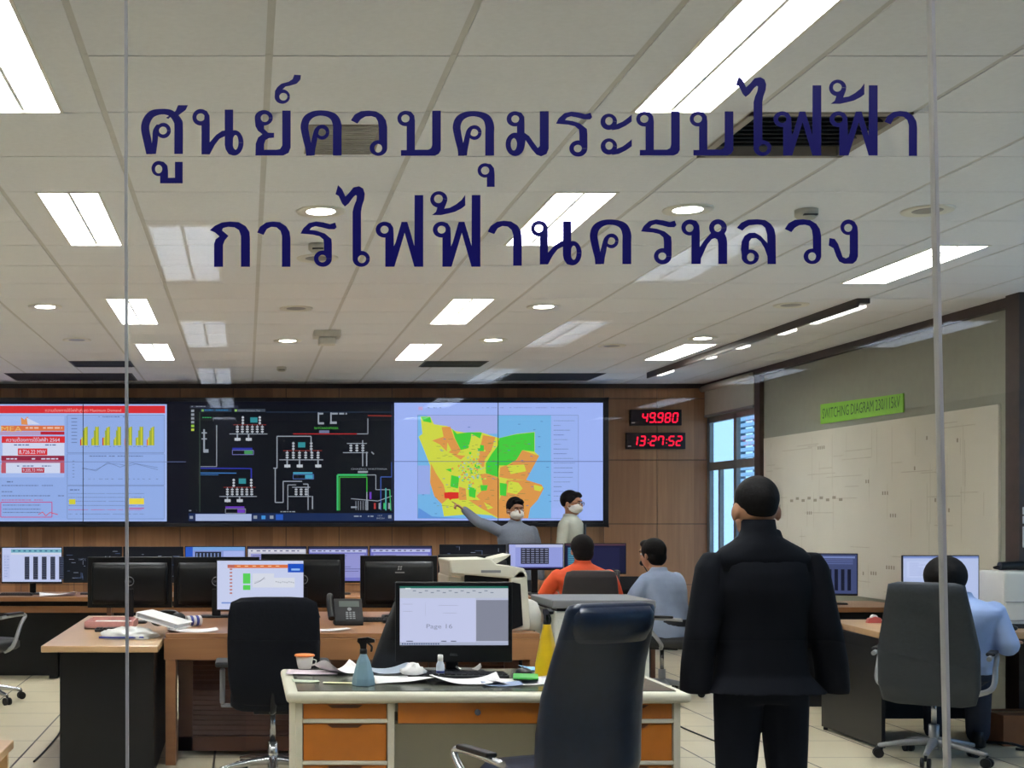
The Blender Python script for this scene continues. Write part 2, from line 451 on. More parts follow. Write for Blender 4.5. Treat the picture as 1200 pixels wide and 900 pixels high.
# window_1: frames, transom, valance, glass
wn = thing('window_1', None, None, (WX, 0, 0)); wn['kind'] = 'structure'
a_ = MB()
def wb(y0, y1, z0, z1, d0=.005, d1=.05): a_.b2(d0, d1, y0, y1, z0, z1, m_frame)
wb(wy0, wy0 + .06, wz0, wz1); wb(wy1 - .06, wy1, wz0, wz1); wb(wy0, wy1, wz1 - .06, wz1); wb(wy0, wy1, wz0, wz0 + .06)
wb(wy0, wy1, 2.00, 2.09); wb(14.13, 14.21, wz0, wz1); wb(14.62, 14.67, wz0, 2.04, .005, .05)
a_.build('window_frame', m_frame, wn)
def thin_glass(name, tint=(1, 1, 1, 1), rough=0.0, k=0.06):
    m = bpy.data.materials.new(name); m.use_nodes = True
    t = m.node_tree; t.nodes.remove(t.nodes['Principled BSDF']); out = t.nodes['Material Output']
    tr_ = t.nodes.new('ShaderNodeBsdfTransparent'); tr_.inputs[0].default_value = tint
    gl = t.nodes.new('ShaderNodeBsdfGlossy'); gl.inputs['Roughness'].default_value = rough
    ge = t.nodes.new('ShaderNodeNewGeometry'); dt = t.nodes.new('ShaderNodeVectorMath'); dt.operation = 'DOT_PRODUCT'
    t.links.new(ge.outputs['Normal'], dt.inputs[0]); t.links.new(ge.outputs['Incoming'], dt.inputs[1])
    ab = t.nodes.new('ShaderNodeMath'); ab.operation = 'ABSOLUTE'; t.links.new(dt.outputs['Value'], ab.inputs[0])
    om = t.nodes.new('ShaderNodeMath'); om.operation = 'SUBTRACT'; om.inputs[0].default_value = 1.0; t.links.new(ab.outputs[0], om.inputs[1])
    pw = t.nodes.new('ShaderNodeMath'); pw.operation = 'POWER'; pw.inputs[1].default_value = 5.0; t.links.new(om.outputs[0], pw.inputs[0])
    mu = t.nodes.new('ShaderNodeMath'); mu.operation = 'MULTIPLY_ADD'; mu.inputs[1].default_value = 0.9; mu.inputs[2].default_value = k; mu.use_clamp = True
    t.links.new(pw.outputs[0], mu.inputs[0])
    n = t.nodes.new('ShaderNodeTexNoise'); n.inputs['Scale'].default_value = 3.0
    ma = t.nodes.new('ShaderNodeMath'); ma.operation = 'MULTIPLY_ADD'; ma.inputs[1].default_value = 0.02; 
    t.links.new(n.outputs['Fac'], ma.inputs[0]); t.links.new(mu.outputs[0], ma.inputs[2])
    mix = t.nodes.new('ShaderNodeMixShader'); t.links.new(ma.outputs[0], mix.inputs[0])
    t.links.new(tr_.outputs[0], mix.inputs[1]); t.links.new(gl.outputs[0], mix.inputs[2]); t.links.new(mix.outputs[0], out.inputs[0])
    return m
m_wglass = thin_glass('window_glass', (0.9, 0.96, 1, 1))
gp = MB(); gp.add([(.03, wy0, wz0), (.03, wy1, wz0), (.03, wy1, wz1), (.03, wy0, wz1)], [(0, 1, 2, 3)], m_wglass); gp.build('pane', m_wglass, wn)
gp = MB(); gp.add([(.08, 2.6, .9), (.08, 8.4, .9), (.08, 8.4, 2.7), (.08, 2.6, 2.7)], [(0, 1, 2, 3)], m_wglass); gp.build('pane', m_wglass, wn2)
vl = thing('roller_blind', 'cream roller blind pulled up above the corner window', 'blind', (WX - .01, 0, 0))
v = MB(); v.cyl((-.05, wy0, 2.93), (-.05, wy1, 2.93), .035, mat=m_cream); v.build('roller', m_cream, vl)
v = MB(); v.b2(-.03, -.018, wy0 + .02, wy1 - .02, 2.63, 2.92, m_cream); v.build('blind_cloth', m_cream, vl)
v = MB(); v.b2(-.034, -.012, wy0 + .02, wy1 - .02, 2.605, 2.632, m_frame); v.build('bottom_rail', m_frame, vl)
if SKY_PORTAL:
    for (yc, zc, sy, sz, xx) in (((wy0 + wy1) / 2, (wz0 + wz1) / 2, wy1 - wy0, wz1 - wz0, WX + .25), (5.5, 1.8, 5.8, 1.8, AX + .25)):
        ld = bpy.data.lights.new('portal', 'AREA'); ld.shape = 'RECTANGLE'; ld.size = sz; ld.size_y = sy; ld.cycles.is_portal = True
        lo = bpy.data.objects.new('sky_portal', ld); COL.objects.link(lo); lo.location = (xx, yc, zc); lo.rotation_euler = (0, R(90), 0)
# neighbouring facade with louvres seen through the window
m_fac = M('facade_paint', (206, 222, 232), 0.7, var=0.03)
fb = thing('neighbouring_building', 'pale blue-white building with horizontal louvres outside the corner window', 'building', (0, 0, 0))
v = MB()
for (y0, y1) in ((17.62, 18.35), (16.55, 17.22)):
    z = -0.6; v = MB()
    while z < 3.6:
        v.box((6.9, (y0 + y1) / 2, z), (.09, y1 - y0, .012), m_fac, T=None); v.b2(6.86, 6.875, y0, y1, z, z + .042, m_fac); z += .085
    v.build('louvre', m_fac, fb)
v = MB(); v.b2(6.9, 7.1, 16.0, 19.6, -.9, -.6, m_fac); v.b2(6.84, 6.98, 17.5, 17.62, -.6, 3.6, m_fac); v.b2(6.84, 6.98, 17.22, 17.3, -.6, 3.6, m_fac); v.b2(6.84, 6.98, 18.35, 18.42, -.6, 3.6, m_fac)
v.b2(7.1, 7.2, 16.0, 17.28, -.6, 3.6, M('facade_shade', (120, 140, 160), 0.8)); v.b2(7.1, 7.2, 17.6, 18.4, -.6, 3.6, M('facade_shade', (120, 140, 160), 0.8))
v.build('facade_wall', m_fac, fb)

# ------------------------------------------------------------------ lobby on the camera's side of the glass
LC = 2.62
m_lob = M('lobby_paint', (62, 58, 58), 0.8, var=0.04)
m_lobc = M('lobby_ceiling', (112, 110, 110), 0.9, var=0.03)
lf = MB(); lf.b2(-4, 7, -12.5, YG, -.12, 0, M('lobby_floor', (52, 48, 46), 0.4)); lf.build('floor_lobby')['kind'] = 'structure'
LCOLS = (-0.25, 1.98, 4.2); LROWS = [2 * YG - (5.08 + 2.5 * k) for k in range(5)]   # far edge y (nearest glass)
lc = MB()
xe = [-4]
for xc in LCOLS: xe += [xc - .14, xc + .14]
xe.append(7)
for i in range(0, len(xe) - 1):
    if i % 2 == 0: lc.b2(xe[i], xe[i + 1], -12.5, YG - .06, LC, LC + .02, m_lobc)
    else:
        ys = [YG - .06]
        for y in LROWS: ys += [y, y - 1.2]
        ys.append(-12.5)
        for k in range(0, len(ys) - 1, 2):
            if ys[k] > ys[k + 1]: lc.b2(xe[i], xe[i + 1], ys[k + 1], ys[k], LC, LC + .02, m_lobc)
lc.build('ceiling_lobby')['kind'] = 'structure'
lw = MB(); lw.b2(-4.1, -4, -12.5, YG, 0, 3, m_lob); lw.build('wall_lobby_left')['kind'] = 'structure'
lw = MB(); lw.b2(7, 7.1, -12.5, YG, 0, 3, m_lob); lw.build('wall_lobby_right')['kind'] = 'structure'
lw = MB(); lw.b2(-4.1, 7.1, -12.6, -12.5, 0, 3, m_lob); lw.build('wall_lobby_back')['kind'] = 'structure'
lw = MB(); lw.b2(-4.1, 7.1, -12.6, YG, LC + .3, LC + .4, m_lob); lw.build('ceiling_lobby_slab')['kind'] = 'structure'
lw = MB(); lw.b2(-4.6, 7.1, YG - .06, YG + .06, LC - .02, CEIL + .4, m_lob); lw.b2(-4.6, -1.6, YG - .06, YG + .06, 0, LC, m_lob); lw.b2(3.2, 7.1, YG - .06, YG + .06, 0, LC, m_lob)
lw.build('wall_front')['kind'] = 'structure'
# glass front: three panes with clear silicone joints
m_pane = thin_glass('front_glass', (0.97, 0.975, 0.97, 1), k=0.075)
sx0a, sx0b = X_(147.6, YG), X_(149.2, YG)          # left joint top / bottom of the frame
sx1a, sx1b = X_(1090.5, YG), X_(1110, YG)
def seam_x(a, b, z):                                 # joint position at height z
    zt, zb = Z_(0, YG), Z_(900, YG)
    return a + (b - a) * (zt - z) / (zt - zb)
zt, zb = LC - .02, 0.02
edges = [(-1.6, -1.6), (seam_x(sx0a, sx0b, zt), seam_x(sx0a, sx0b, zb)), (seam_x(sx1a, sx1b, zt), seam_x(sx1a, sx1b, zb)), (3.2, 3.2)]
for n_, ((a, b), (c, d)) in enumerate(zip(edges[:-1], edges[1:])):
    p = MB(); p.add([(b, YG, zb), (d, YG, zb), (c, YG, zt), (a, YG, zt)], [(0, 1, 2, 3)], m_pane)
    p.build('wall_glass_%d' % (n_ + 1), m_pane)['kind'] = 'structure'
m_joint = M('silicone_joint', (226, 226, 224), 0.35, var=0.05)
for n_, (e, hw) in enumerate(((edges[1], .0016), (edges[2], .002))):
    p = MB(); a, b = e
    vs = [(b - hw, YG - .006, zb), (b + hw, YG - .006, zb), (b + hw, YG + .006, zb), (b - hw, YG + .006, zb), (a - hw, YG - .006, zt), (a + hw, YG - .006, zt), (a + hw, YG + .006, zt), (a - hw, YG + .006, zt)]
    p.add(vs, [(3, 2, 1, 0), (4, 5, 6, 7), (0, 1, 5, 4), (1, 2, 6, 5), (2, 3, 7, 6), (3, 0, 4, 7)], m_joint)
    p.build('trim_%d' % (5 + n_), m_joint)['kind'] = 'structure'

# ------------------------------------------------------------------ lamps
m_refl = M('lamp_louvre', (232, 230, 220), 0.35, 0.2, var=0.02)
m_tube = E('tube_light', (243, 248, 254), LAMP)
m_tubel = E('lobby_tube_light', (196, 214, 255), LOBBY)
m_spot = E('downlight_glow', (255, 250, 232), SPOT)
def troffer(label, tube, group, W_=0.3, blades=11):
    t = thing('ceiling_light', label, 'ceiling light', group=group)
    h = MB(); a, b = W_ / 2, 1.2
    for (x0, x1, y0, y1) in ((-a, -a + .012, 0, b), (a - .012, a, 0, b), (-a, a, 0, .012), (-a, a, b - .012, b)):
        h.b2(x0, x1, y0, y1, -.004, .13, m_refl)
    h.b2(-a, a, 0, b, .125, .13, m_refl); h.build('housing', m_refl, t)
    g = MB(); g.b2(-a + .013, a - .013, .013, b - .013, .085, .088, tube); g.build('diffuser', tube, t)
    l = MB()
    for k in range(1, blades):
        y = b * k / blades; l.b2(-a + .013, a - .013, y - .003, y + .003, .012, .06, m_refl)
    l.b2(-.007, .007, .013, b - .013, .006, .06, m_refl); l.build('louvre', m_refl, t)
    return t
tp = troffer('x', m_tube, 'recessed louvred fluorescent ceiling lights')
first = True
names = {-2: 'left column', 2: 'middle column', 6: 'right column', -6: 'unseen far left column'}
for ci, lst in troffer_rows.items():
    for (y, d) in lst:
        y0 = celly(snapj(y)); xc = cellx(ci) + .3
        if not d: d = 'nearer' if y < 8 else 'farther'
        lab = 'louvred ceiling light, %s, in the %s' % (d.rstrip(','), names[ci])
        if first: tp.location = (xc, y0, CEIL); tp['label'] = lab; first = False
        else: dup(tp, (xc, y0, CEIL), 0, lab)
tl = troffer('x', m_tubel, 'lobby ceiling lights mirrored in the glass', .28)
first = True
for xc, cn in zip(LCOLS, ('left', 'middle', 'right')):
    for k, y in enumerate(LROWS):
        lab = 'lobby ceiling light mirrored in the glass, %s of the %s row' % (['nearest to glass', 'second from glass', 'middle one', 'fourth from glass', 'farthest'][k], cn)
        if first: tl.location = (xc, y - 1.2, LC); tl['label'] = lab; first = False
        else: dup(tl, (xc, y - 1.2, LC), 0, lab)
ll_ = thing('lobby_fill_lamp', 'added unseen fill lamp lighting the lettering from the lobby side', 'ceiling light', (-1.2, .55, LC))  # fill lamp out of view, added to brighten the vinyl letters and joints
v = MB(); v.b2(0, 4.0, 0, .16, -.05, 0, m_refl); v.build('housing', m_refl, ll_)
v = MB(); v.b2(.03, 3.97, .02, .14, -.056, -.049, E('lobby_fill_glow', (240, 244, 255), 11.0)); v.build('diffuser', None, ll_)
def downlight(label, lit):
    t = thing('downlight', label, 'downlight', group='lit round downlights' if lit else 'unlit round downlights')
    v = MB(); v.lathe([(.092, -.004), (.118, -.008), (.122, -.001), (.122, .0), (.09, .0)], mat=m_refl); v.build('rim', m_refl, t)
    mm = m_spot if lit else M('dark_reflector', (150, 150, 150), 0.3, 0.5)
    v = MB(); v.lathe([(.0, -.0045), (.05, -.0045), (.092, -.0035), (.092, -.001)], mat=mm); v.build('lamp_face', mm, t)
    return t
dl = [((376, 247), 1, 'lit round downlight between the two lines of lettering, left'), ((806, 245), 1, 'lit round downlight right of the centre, nearest the glass'),
      ((53, 359), 1, 'lit round downlight at the far left of the ceiling'), ((637, 359), 1, 'lit round downlight below the middle of the lettering'),
      ((337, 399), 1, 'small lit downlight above the black schematic screen'), ((578, 398), 1, 'small lit downlight above the coloured map'),
      ((823, 396), 1, 'small lit downlight beside the long brown track'),
      ((347, 361), 0, 'unlit downlight below the lower lettering, left'), ((927, 357), 0, 'unlit downlight above the long brown track'),
      ((1087, 246), 0, 'unlit downlight beside the right glass joint'), ((90, 398), 0, 'small unlit downlight at the far left'), ((717, 405), 0, 'small unlit downlight far away, right of the map lights'),
      ((372, 302), 0, 'unlit downlight behind the letters of the lower line')]
P0 = {}
for (px, py), lit, lab in dl:
    Y = (CEIL - CH) * F / (VY - py); loc = (X_(px, Y), Y, CEIL - .001)
    if lit not in P0: P0[lit] = downlight(lab, lit); P0[lit].location = loc
    else: dup(P0[lit], loc, 0, lab)
# long brown track with wall-washer strips
tr = thing('wall_washer_track', 'long brown ceiling track with white lamps in front of the wall diagram', 'track light', (4.27, 9.05, CEIL))
m_strip = E('washer_lamp', (250, 248, 240), 3.0)
v = MB(); v.b2(-.06, .03, 0, 4.75, -.035, 0, m_brown); v.b2(-.06, -.045, 0, 4.75, -.06, -.03, m_brown); v.build('channel', m_brown, tr)
for (a, b) in ((.1, .9), (1.25, 1.5), (2.2, 2.4), (3.0, 3.15), (4.2, 4.6)):
    v = MB(); v.b2(.0, .05, a, b, -.05, -.02, m_strip); v.build('lamp_strip', m_strip, tr)
v = MB(); v.b2(.0, .045, 1.75, 4.1, -.038, -.034, M('pale_plate', (190, 195, 205), .4)); v.build('cover_plate', None, tr)
# air vents
m_vdark = M('vent_dark', (52, 56, 60), 0.6); m_vgrey = M('vent_grey', (160, 152, 144), 0.5)
vt = thing('air_diffuser', 'large dark slotted air diffuser behind the upper lettering', 'air vent', (cellx(3), celly(snapj(4.87)), CEIL))
v = MB()
for (x0, x1, y0, y1) in ((0, .6, 0, .03), (0, .6, .57, .6), (0, .03, 0, .6), (.57, .6, 0, .6)): v.b2(x0, x1, y0, y1, -.006, .2, m_vgrey)
v.b2(0, .6, 0, .6, .19, .2, m_vdark); v.build('frame', m_vgrey, vt)
v = MB()
for k in range(9):
    y = .08 + k * .055; v.box((.3, y, .03), (.54, .045, .004), m_vdark, T=Matrix.Translation((.3, y, .03)) @ Matrix.Rotation(R(35), 4, 'X') @ Matrix.Translation((-.3, -y, -.03)))
v.build('slat', m_vdark, vt)
def grille(label, x0, x1, y0, y1, mm, n=8):
    t = thing('return_grille', label, 'air vent', (x0, y0, CEIL)); w_, d_ = x1 - x0, y1 - y0
    v = MB(); v.b2(0, w_, 0, d_, -.003, .0, m_vdark if mm is m_vdark else m_vgrey); v.build('frame', mm, t)
    v = MB()
    for k in range(n): v.b2(.02, w_ - .02, d_ * (k + .35) / n, d_ * (k + .65) / n, -.009, -.003, mm)
    v.build('slat', mm, t); return t
m_vl = M('vent_light', (196, 196, 192), 0.5)
grille('small grey return grille behind the first letters of the upper line', .24, .53, 5.02, 5.42, m_vl, 14)
grille('dark ceiling grille at the far left above the wall screens', -2.55, -1.2, 13.85, 14.6, m_vdark)
grille('dark ceiling grille above the coloured map', 2.75, 3.8, 13.85, 14.6, m_vdark)
grille('slim dark ceiling slot left of the left glass joint', -1.72, -1.12, 12.75, 13.25, m_vdark, 5)
grille('slim dark ceiling slot above the black schematic screen', 1.74, 2.36, 12.75, 13.25, m_vdark, 5)
# detectors
def det(label, px, py, sz):
    Y = (CEIL - CH) * F / (VY - py); t = thing('smoke_detector', label, 'detector', (X_(px, Y), Y, CEIL))
    mm = M('detector_plastic', (190, 188, 178), .5)
    v = MB(); v.lathe([(.0, 0), (sz, 0), (sz, -.03), (sz * .7, -.045), (0, -.05)], mat=mm); v.build('housing', mm, t)
    v = MB(); v.b2(-sz * .6, sz * .6, -sz * 1.01, -sz * .6, -.036, -.03, m_vdark); v.build('sensor_slot', m_vdark, t)
det('round smoke detector above the last letters of the lower line', 945, 246, .055)
det('smoke detector behind the third letter of the lower line', 372, 286, .05)
det('tiny smoke detector over the schematic screen, far away', 330, 430, .05)
pj = thing('ceiling_sensor', 'white boxy sensor unit hanging from ceiling above the schematic screen', 'sensor', (.66, 10.7, CEIL))
mm = M('sensor_plastic', (210, 208, 200), .5)
v = MB(); v.b2(-.11, .11, -.1, .1, -.05, 0, mm); v.build('plate', mm, pj, .006)
v = MB(); v.b2(-.07, .07, -.06, .06, -.11, -.05, mm); v.build('camera_box', mm, pj, .01)
# ------------------------------------------------------------------ lettering on the glass
m_vinyl = M('blue_vinyl', (14, 4, 138), 0.35, var=0.04, spec=0.4)
GL = {}   # glyph: list of primitives in its own units; bbox
def ellring(cx, cy, rx, ry, hx, hy, hrx, hry): return ('O', cx, cy, rx, ry, hx, hy, hrx, hry)
GL['so'] = [('O', 203, 472, 56, 58, 200, 472, 30, 29), ('P', [(313, 282), (388, 282), (370, 318), (325, 352), (290, 378), (255, 372), (240, 385), (222, 376), (262, 350), (295, 325)]),
            ('S', [(97, 650, 44), (85, 560, 60), (66, 440, 62), (108, 355, 56), (190, 331, 42), (262, 345, 50), (310, 400, 62), (318, 450, 64), (318, 650, 64)]),
            ('S', [(125, 650, 44), (140, 550, 42), (145, 480, 42), (168, 430, 26)])]
GL['uu'] = [('O', 167, 758, 54, 57, 167, 762, 27, 32), ('P', [(167, 702), (205, 708), (232, 735), (238, 775), (238, 828), (290, 828), (290, 708), (348, 708), (348, 870), (178, 870), (178, 812), (196, 790), (200, 740)])]
GL['no'] = [('O', 483, 372, 62, 62, 483, 372, 31, 29), ('P', [(490, 312), (530, 325), (550, 360), (552, 420), (552, 560), (600, 505), (645, 475), (665, 472), (665, 315), (728, 315), (728, 508), (726, 600), (745, 618), (745, 659), (728, 660), (695, 650), (672, 615), (665, 580), (665, 515), (625, 535), (590, 580), (552, 652), (490, 652), (490, 430), (510, 400), (512, 350)]),
            ('O', 738, 565, 68, 95, 746, 562, 22, 55)]
GL['yo'] = [('O', 123, 376, 68, 58, 130, 378, 30, 29), ('P', [(55, 385), (60, 440), (80, 475), (112, 500), (80, 525), (62, 570), (60, 660), (270, 660), (310, 640), (325, 600), (325, 322), (262, 322), (262, 585), (245, 612), (220, 617), (125, 617), (125, 575), (135, 545), (160, 530), (200, 526), (200, 490), (155, 488), (125, 460), (125, 434), (110, 425), (85, 400)])]
GL['th'] = [('O', 262, 216, 58, 54, 270, 217, 30, 28), ('P', [(205, 215), (207, 175), (225, 145), (255, 120), (310, 105), (340, 85), (352, 52), (403, 55), (398, 90), (370, 120), (320, 135), (285, 142), (262, 165), (240, 185), (235, 215)])]
GL['kho'] = [('O', 563, 484, 53, 56, 560, 485, 30, 28),
             ('S', [(463, 662, 44), (460, 610, 48), (450, 560, 54), (437, 500, 56), (429, 440, 58), (447, 385, 56), (492, 352, 46), (548, 342, 40), (610, 351, 46), (655, 380, 60), (675, 435, 66), (675, 500, 66), (675, 662, 66)]),
             ('S', [(485, 662, 40), (490, 610, 42), (500, 560, 42), (510, 510, 38), (522, 470, 34), (545, 443, 24)])]
GL['wo'] = [('O', 685, 680, 77, 68, 683, 682, 34, 37), ('P', [(442, 440), (475, 390), (530, 360), (600, 355), (665, 362), (720, 395), (750, 440), (762, 500), (762, 690), (725, 690), (718, 650), (690, 625), (688, 500), (680, 450), (660, 415), (620, 403), (570, 407), (530, 430), (500, 468)])]
GL['bo'] = [('O', 290, 381, 62, 58, 289, 381, 31, 29), ('P', [(290, 323), (330, 330), (355, 360), (360, 400), (360, 617), (460, 617), (482, 605), (490, 580), (490, 323), (555, 323), (555, 620), (540, 648), (510, 662), (255, 662), (255, 620), (298, 620), (298, 432), (318, 410), (321, 360)])]
GL['u'] = [('O', 888, 772, 56, 54, 889, 773, 31, 30), ('P', [(888, 719), (930, 725), (955, 755), (960, 800), (960, 896), (902, 896), (902, 826), (920, 800), (921, 755)])]
GL['mo'] = [('O', 148, 384, 62, 57, 151, 385, 29, 28), ('O', 150, 577, 72, 88, 140, 577, 23, 46), ('P', [(150, 328), (195, 338), (218, 370), (220, 420), (220, 490), (255, 515), (290, 565), (320, 605), (335, 590), (335, 328), (402, 328), (402, 610), (385, 650), (345, 667), (310, 655), (275, 615), (228, 545), (220, 600), (180, 610), (163, 580), (163, 440), (181, 405), (181, 365)])]
GL['ro'] = [('O', 626, 607, 68, 61, 622, 607, 30, 28), ('P', [(458, 420), (478, 380), (520, 342), (575, 330), (630, 337), (680, 350), (718, 338), (730, 372), (715, 388), (670, 388), (620, 375), (570, 365), (540, 375), (525, 393), (580, 400), (640, 420), (690, 460), (694, 500), (694, 607), (656, 607), (634, 565), (634, 500), (630, 465), (600, 440), (550, 428), (500, 424)])]
_a = [('O', 855, 406, 62, 61, 857, 400, 28, 30), ('P', [(912, 425), (960, 405), (1000, 375), (1027, 352), (1027, 405), (985, 435), (930, 462), (880, 469), (860, 440), (885, 425)])]
GL['a'] = _a + [('O', 855, 593, 62, 61, 857, 587, 28, 30), ('P', [(x, y + 187) for x, y in _a[1][1]])]
GL['ai'] = [('O', 624, 702, 76, 70, 630, 704, 36, 35), ('P', [(398, 135), (420, 55), (455, 90), (485, 155), (520, 120), (555, 75), (605, 65), (640, 85), (655, 130), (650, 180), (630, 240), (622, 290), (622, 650), (595, 690), (590, 740), (565, 730), (548, 690), (548, 290), (560, 240), (580, 190), (585, 150), (575, 142), (550, 165), (515, 215), (480, 243), (455, 215), (425, 150)])]
GL['fo'] = [('O', 828, 446, 77, 70, 828, 446, 36, 34), ('P', [(835, 376), (880, 390), (905, 430), (908, 480), (910, 592), (925, 560), (978, 378), (1028, 378), (1062, 490), (1090, 590), (1092, 143), (1168, 143), (1168, 772), (1090, 772), (1005, 475), (915, 772), (835, 772), (835, 510), (862, 485), (864, 420)])]
GL['tho'] = [('O', 180, 180, 75, 72, 177, 175, 38, 37), ('P', [(120, 318), (155, 290), (168, 250), (170, 222), (215, 225), (250, 205), (228, 262), (275, 255), (330, 225), (380, 185), (412, 140), (412, 235), (380, 260), (320, 290), (260, 305), (200, 318)])]
GL['aa'] = [('P', [(460, 470), (485, 420), (540, 382), (600, 374), (660, 380), (715, 415), (745, 465), (752, 520), (752, 772), (678, 772), (678, 500), (665, 455), (630, 425), (585, 420), (545, 440), (515, 492)])]
GL['ko'] = [('P', [(45, 450), (90, 410), (150, 382), (220, 374), (300, 380), (360, 415), (392, 465), (397, 520), (397, 772), (318, 772), (318, 500), (300, 450), (260, 425), (205, 420), (160, 432), (152, 452), (208, 500), (175, 540), (160, 580), (160, 772), (82, 772), (82, 570), (95, 530), (130, 505), (90, 470)])]
GL['ho'] = [('O', 510, 427, 75, 70, 507, 432, 34, 34), ('O', 755, 430, 78, 75, 753, 432, 32, 33), ('P', [(520, 358), (565, 370), (590, 410), (595, 470), (595, 600), (640, 535), (685, 485), (700, 468), (740, 500), (812, 478), (830, 520), (835, 560), (835, 748), (757, 748), (757, 570), (750, 535), (728, 522), (700, 530), (660, 580), (605, 700), (602, 748), (522, 748), (522, 492), (543, 460), (543, 400)])]
GL['lo'] = [('O', 140, 686, 76, 66, 145, 687, 33, 36), ('P', [(22, 430), (60, 385), (120, 358), (200, 355), (270, 362), (320, 395), (350, 440), (362, 500), (365, 748), (292, 748), (290, 680), (265, 610), (230, 550), (190, 520), (150, 523), (130, 550), (126, 628), (108, 680), (90, 740), (68, 690), (58, 620), (65, 550), (90, 500), (130, 475), (180, 473), (230, 500), (290, 565), (288, 490), (270, 430), (240, 405), (200, 400), (130, 408), (95, 430), (70, 455)])]
GL['ngo'] = [('O', 1002, 425, 70, 68, 1000, 430, 35, 34), ('P', [(1010, 357), (1055, 375), (1080, 420), (1085, 470), (1085, 680), (1070, 720), (1040, 745), (960, 745), (920, 725), (895, 680), (870, 610), (828, 585), (835, 520), (880, 527), (910, 570), (935, 640), (950, 685), (980, 698), (1005, 685), (1012, 650), (1012, 488), (1036, 460), (1036, 400)])]
def bbox(g):
    xs = []; ys = []
    for p in GL[g]:
        if p[0] == 'O': xs += [p[1] - p[3], p[1] + p[3]]; ys += [p[2] - p[4], p[2] + p[4]]
        elif p[0] == 'P': xs += [q[0] for q in p[1]]; ys += [q[1] for q in p[1]]
        else: 
            q = p[1]; xs += [a[0] - a[2] / 2 for a in q[1:]] + [a[0] + a[2] / 2 for a in q[2:]]; ys += [q[0][1]] + [a[1] - (a[2] / 2 if abs(a[1] - min(z[1] for z in q)) < 1 else 0) for a in q]
    return min(xs), max(xs), min(ys), max(ys)
def glyph(g, tx, parent):
    """tx maps glyph units to frame pixels on the glass plane"""
    c = Canvas(lambda u, v, d: (lambda q: (q[0], YG - .0012 - d * .4, q[2]))(W(tx(u, v)[0], tx(u, v)[1], YG)))
    for p in GL[g]:
        if p[0] == 'O':
            n = 32; o = []; h = []
            for i in range(n):
                a = 2 * PI * i / n; o.append((p[1] + p[3] * math.cos(a), p[2] + p[4] * math.sin(a))); h.append((p[5] + p[7] * math.cos(a), p[6] + p[8] * math.sin(a)))
            for i in range(n): c.poly([o[i], o[(i + 1) % n], h[(i + 1) % n], h[i]], m_vinyl)
        elif p[0] == 'P': c.poly(p[1], m_vinyl)
        else:
            q = crom(p[1], 6)
            L = []; Rr = []
            for i, (x, y, wd) in enumerate(q):
                a = q[max(i - 1, 0)]; b = q[min(i + 1, len(q) - 1)]
                dx, dy = b[0] - a[0], b[1] - a[1]; l = math.hypot(dx, dy) or 1
                if i in (0, len(q) - 1): dx, dy, l = 0, (1 if dy > 0 else -1), 1
                L.append((x - dy / l * wd / 2, y + dx / l * wd / 2)); Rr.append((x + dy / l * wd / 2, y - dx / l * wd / 2))
            for i in range(len(q) - 1): c.poly([L[i], L[i + 1], Rr[i + 1], Rr[i]], m_vinyl)
    return c.build('letter', m_vinyl, parent)
def crop(ox, oy, s): return lambda u, v: (ox + u / s, oy + v / s)
def fit(g, x0, x1, y0, y1):
    a, b, c, d = bbox(g)
    return lambda u, v: (x0 + (u - a) / (b - a) * (x1 - x0), y0 + (v - c) / (d - c) * (y1 - y0))
t1 = thing('glass_lettering', 'upper line of dark blue Thai lettering on the glass', 'lettering', group='blue Thai lettering on the glass')
t2 = thing('glass_lettering', 'lower line of dark blue Thai lettering on the glass', 'lettering', group='blue Thai lettering on the glass')
A1, A2, A3, A4 = crop(160, 80, 6.43), crop(290, 80, 6.43), crop(430, 80, 6.43), crop(580, 80, 6.43)
for g, tx in (('so', A1), ('uu', A1), ('no', A1), ('yo', A2), ('th', A2), ('kho', A2), ('wo', fit('wo', 411, 453.6, 130.1, 183)), ('bo', A3), ('kho', fit('kho', 530.3, 578.5, 130.9, 183)), ('u', A3),
              ('mo', A4), ('ro', A4), ('a', A4), ('bo', fit('bo', 745.1, 796.1, 131, 182.6)), ('bo', fit('bo', 807.8, 858.8, 131, 182.6)), ('ai', fit('ai', 861.8, 903.5, 89.7, 183)),
              ('fo', fit('fo', 905.8, 961.7, 100.5, 182.7)), ('fo', fit('fo', 971.5, 1027.7, 100.5, 182.7)), ('tho', fit('tho', 970.9, 1012.2, 93.8, 122.2)), ('aa', fit('aa', 1036, 1074.1, 130.4, 183))):
    glyph(g, tx, t1)
B1, B2, B3, B5, B6 = crop(240, 210, 7.5), crop(340, 210, 7.5), crop(490, 210, 7.5), crop(740, 210, 7.5), crop(860, 210, 7.5)
for g, tx in (('ko', B1), ('aa', B1), ('ro', fit('ro', 352.3, 394.4, 259.9, 312.9)), ('ai', B2), ('fo', B2), ('fo', fit('fo', 507, 562.7, 229, 312.9)), ('tho', B3), ('aa', fit('aa', 571.3, 611.3, 259, 311.6)),
              ('no', fit('no', 621.6, 681.1, 258.7, 311.3)), ('kho', fit('kho', 690.7, 738.9, 257.7, 310)), ('ro', fit('ro', 750.7, 792, 257.6, 310)), ('ho', B5), ('lo', B6), ('wo', B6), ('ngo', B6)):
    glyph(g, tx, t2)

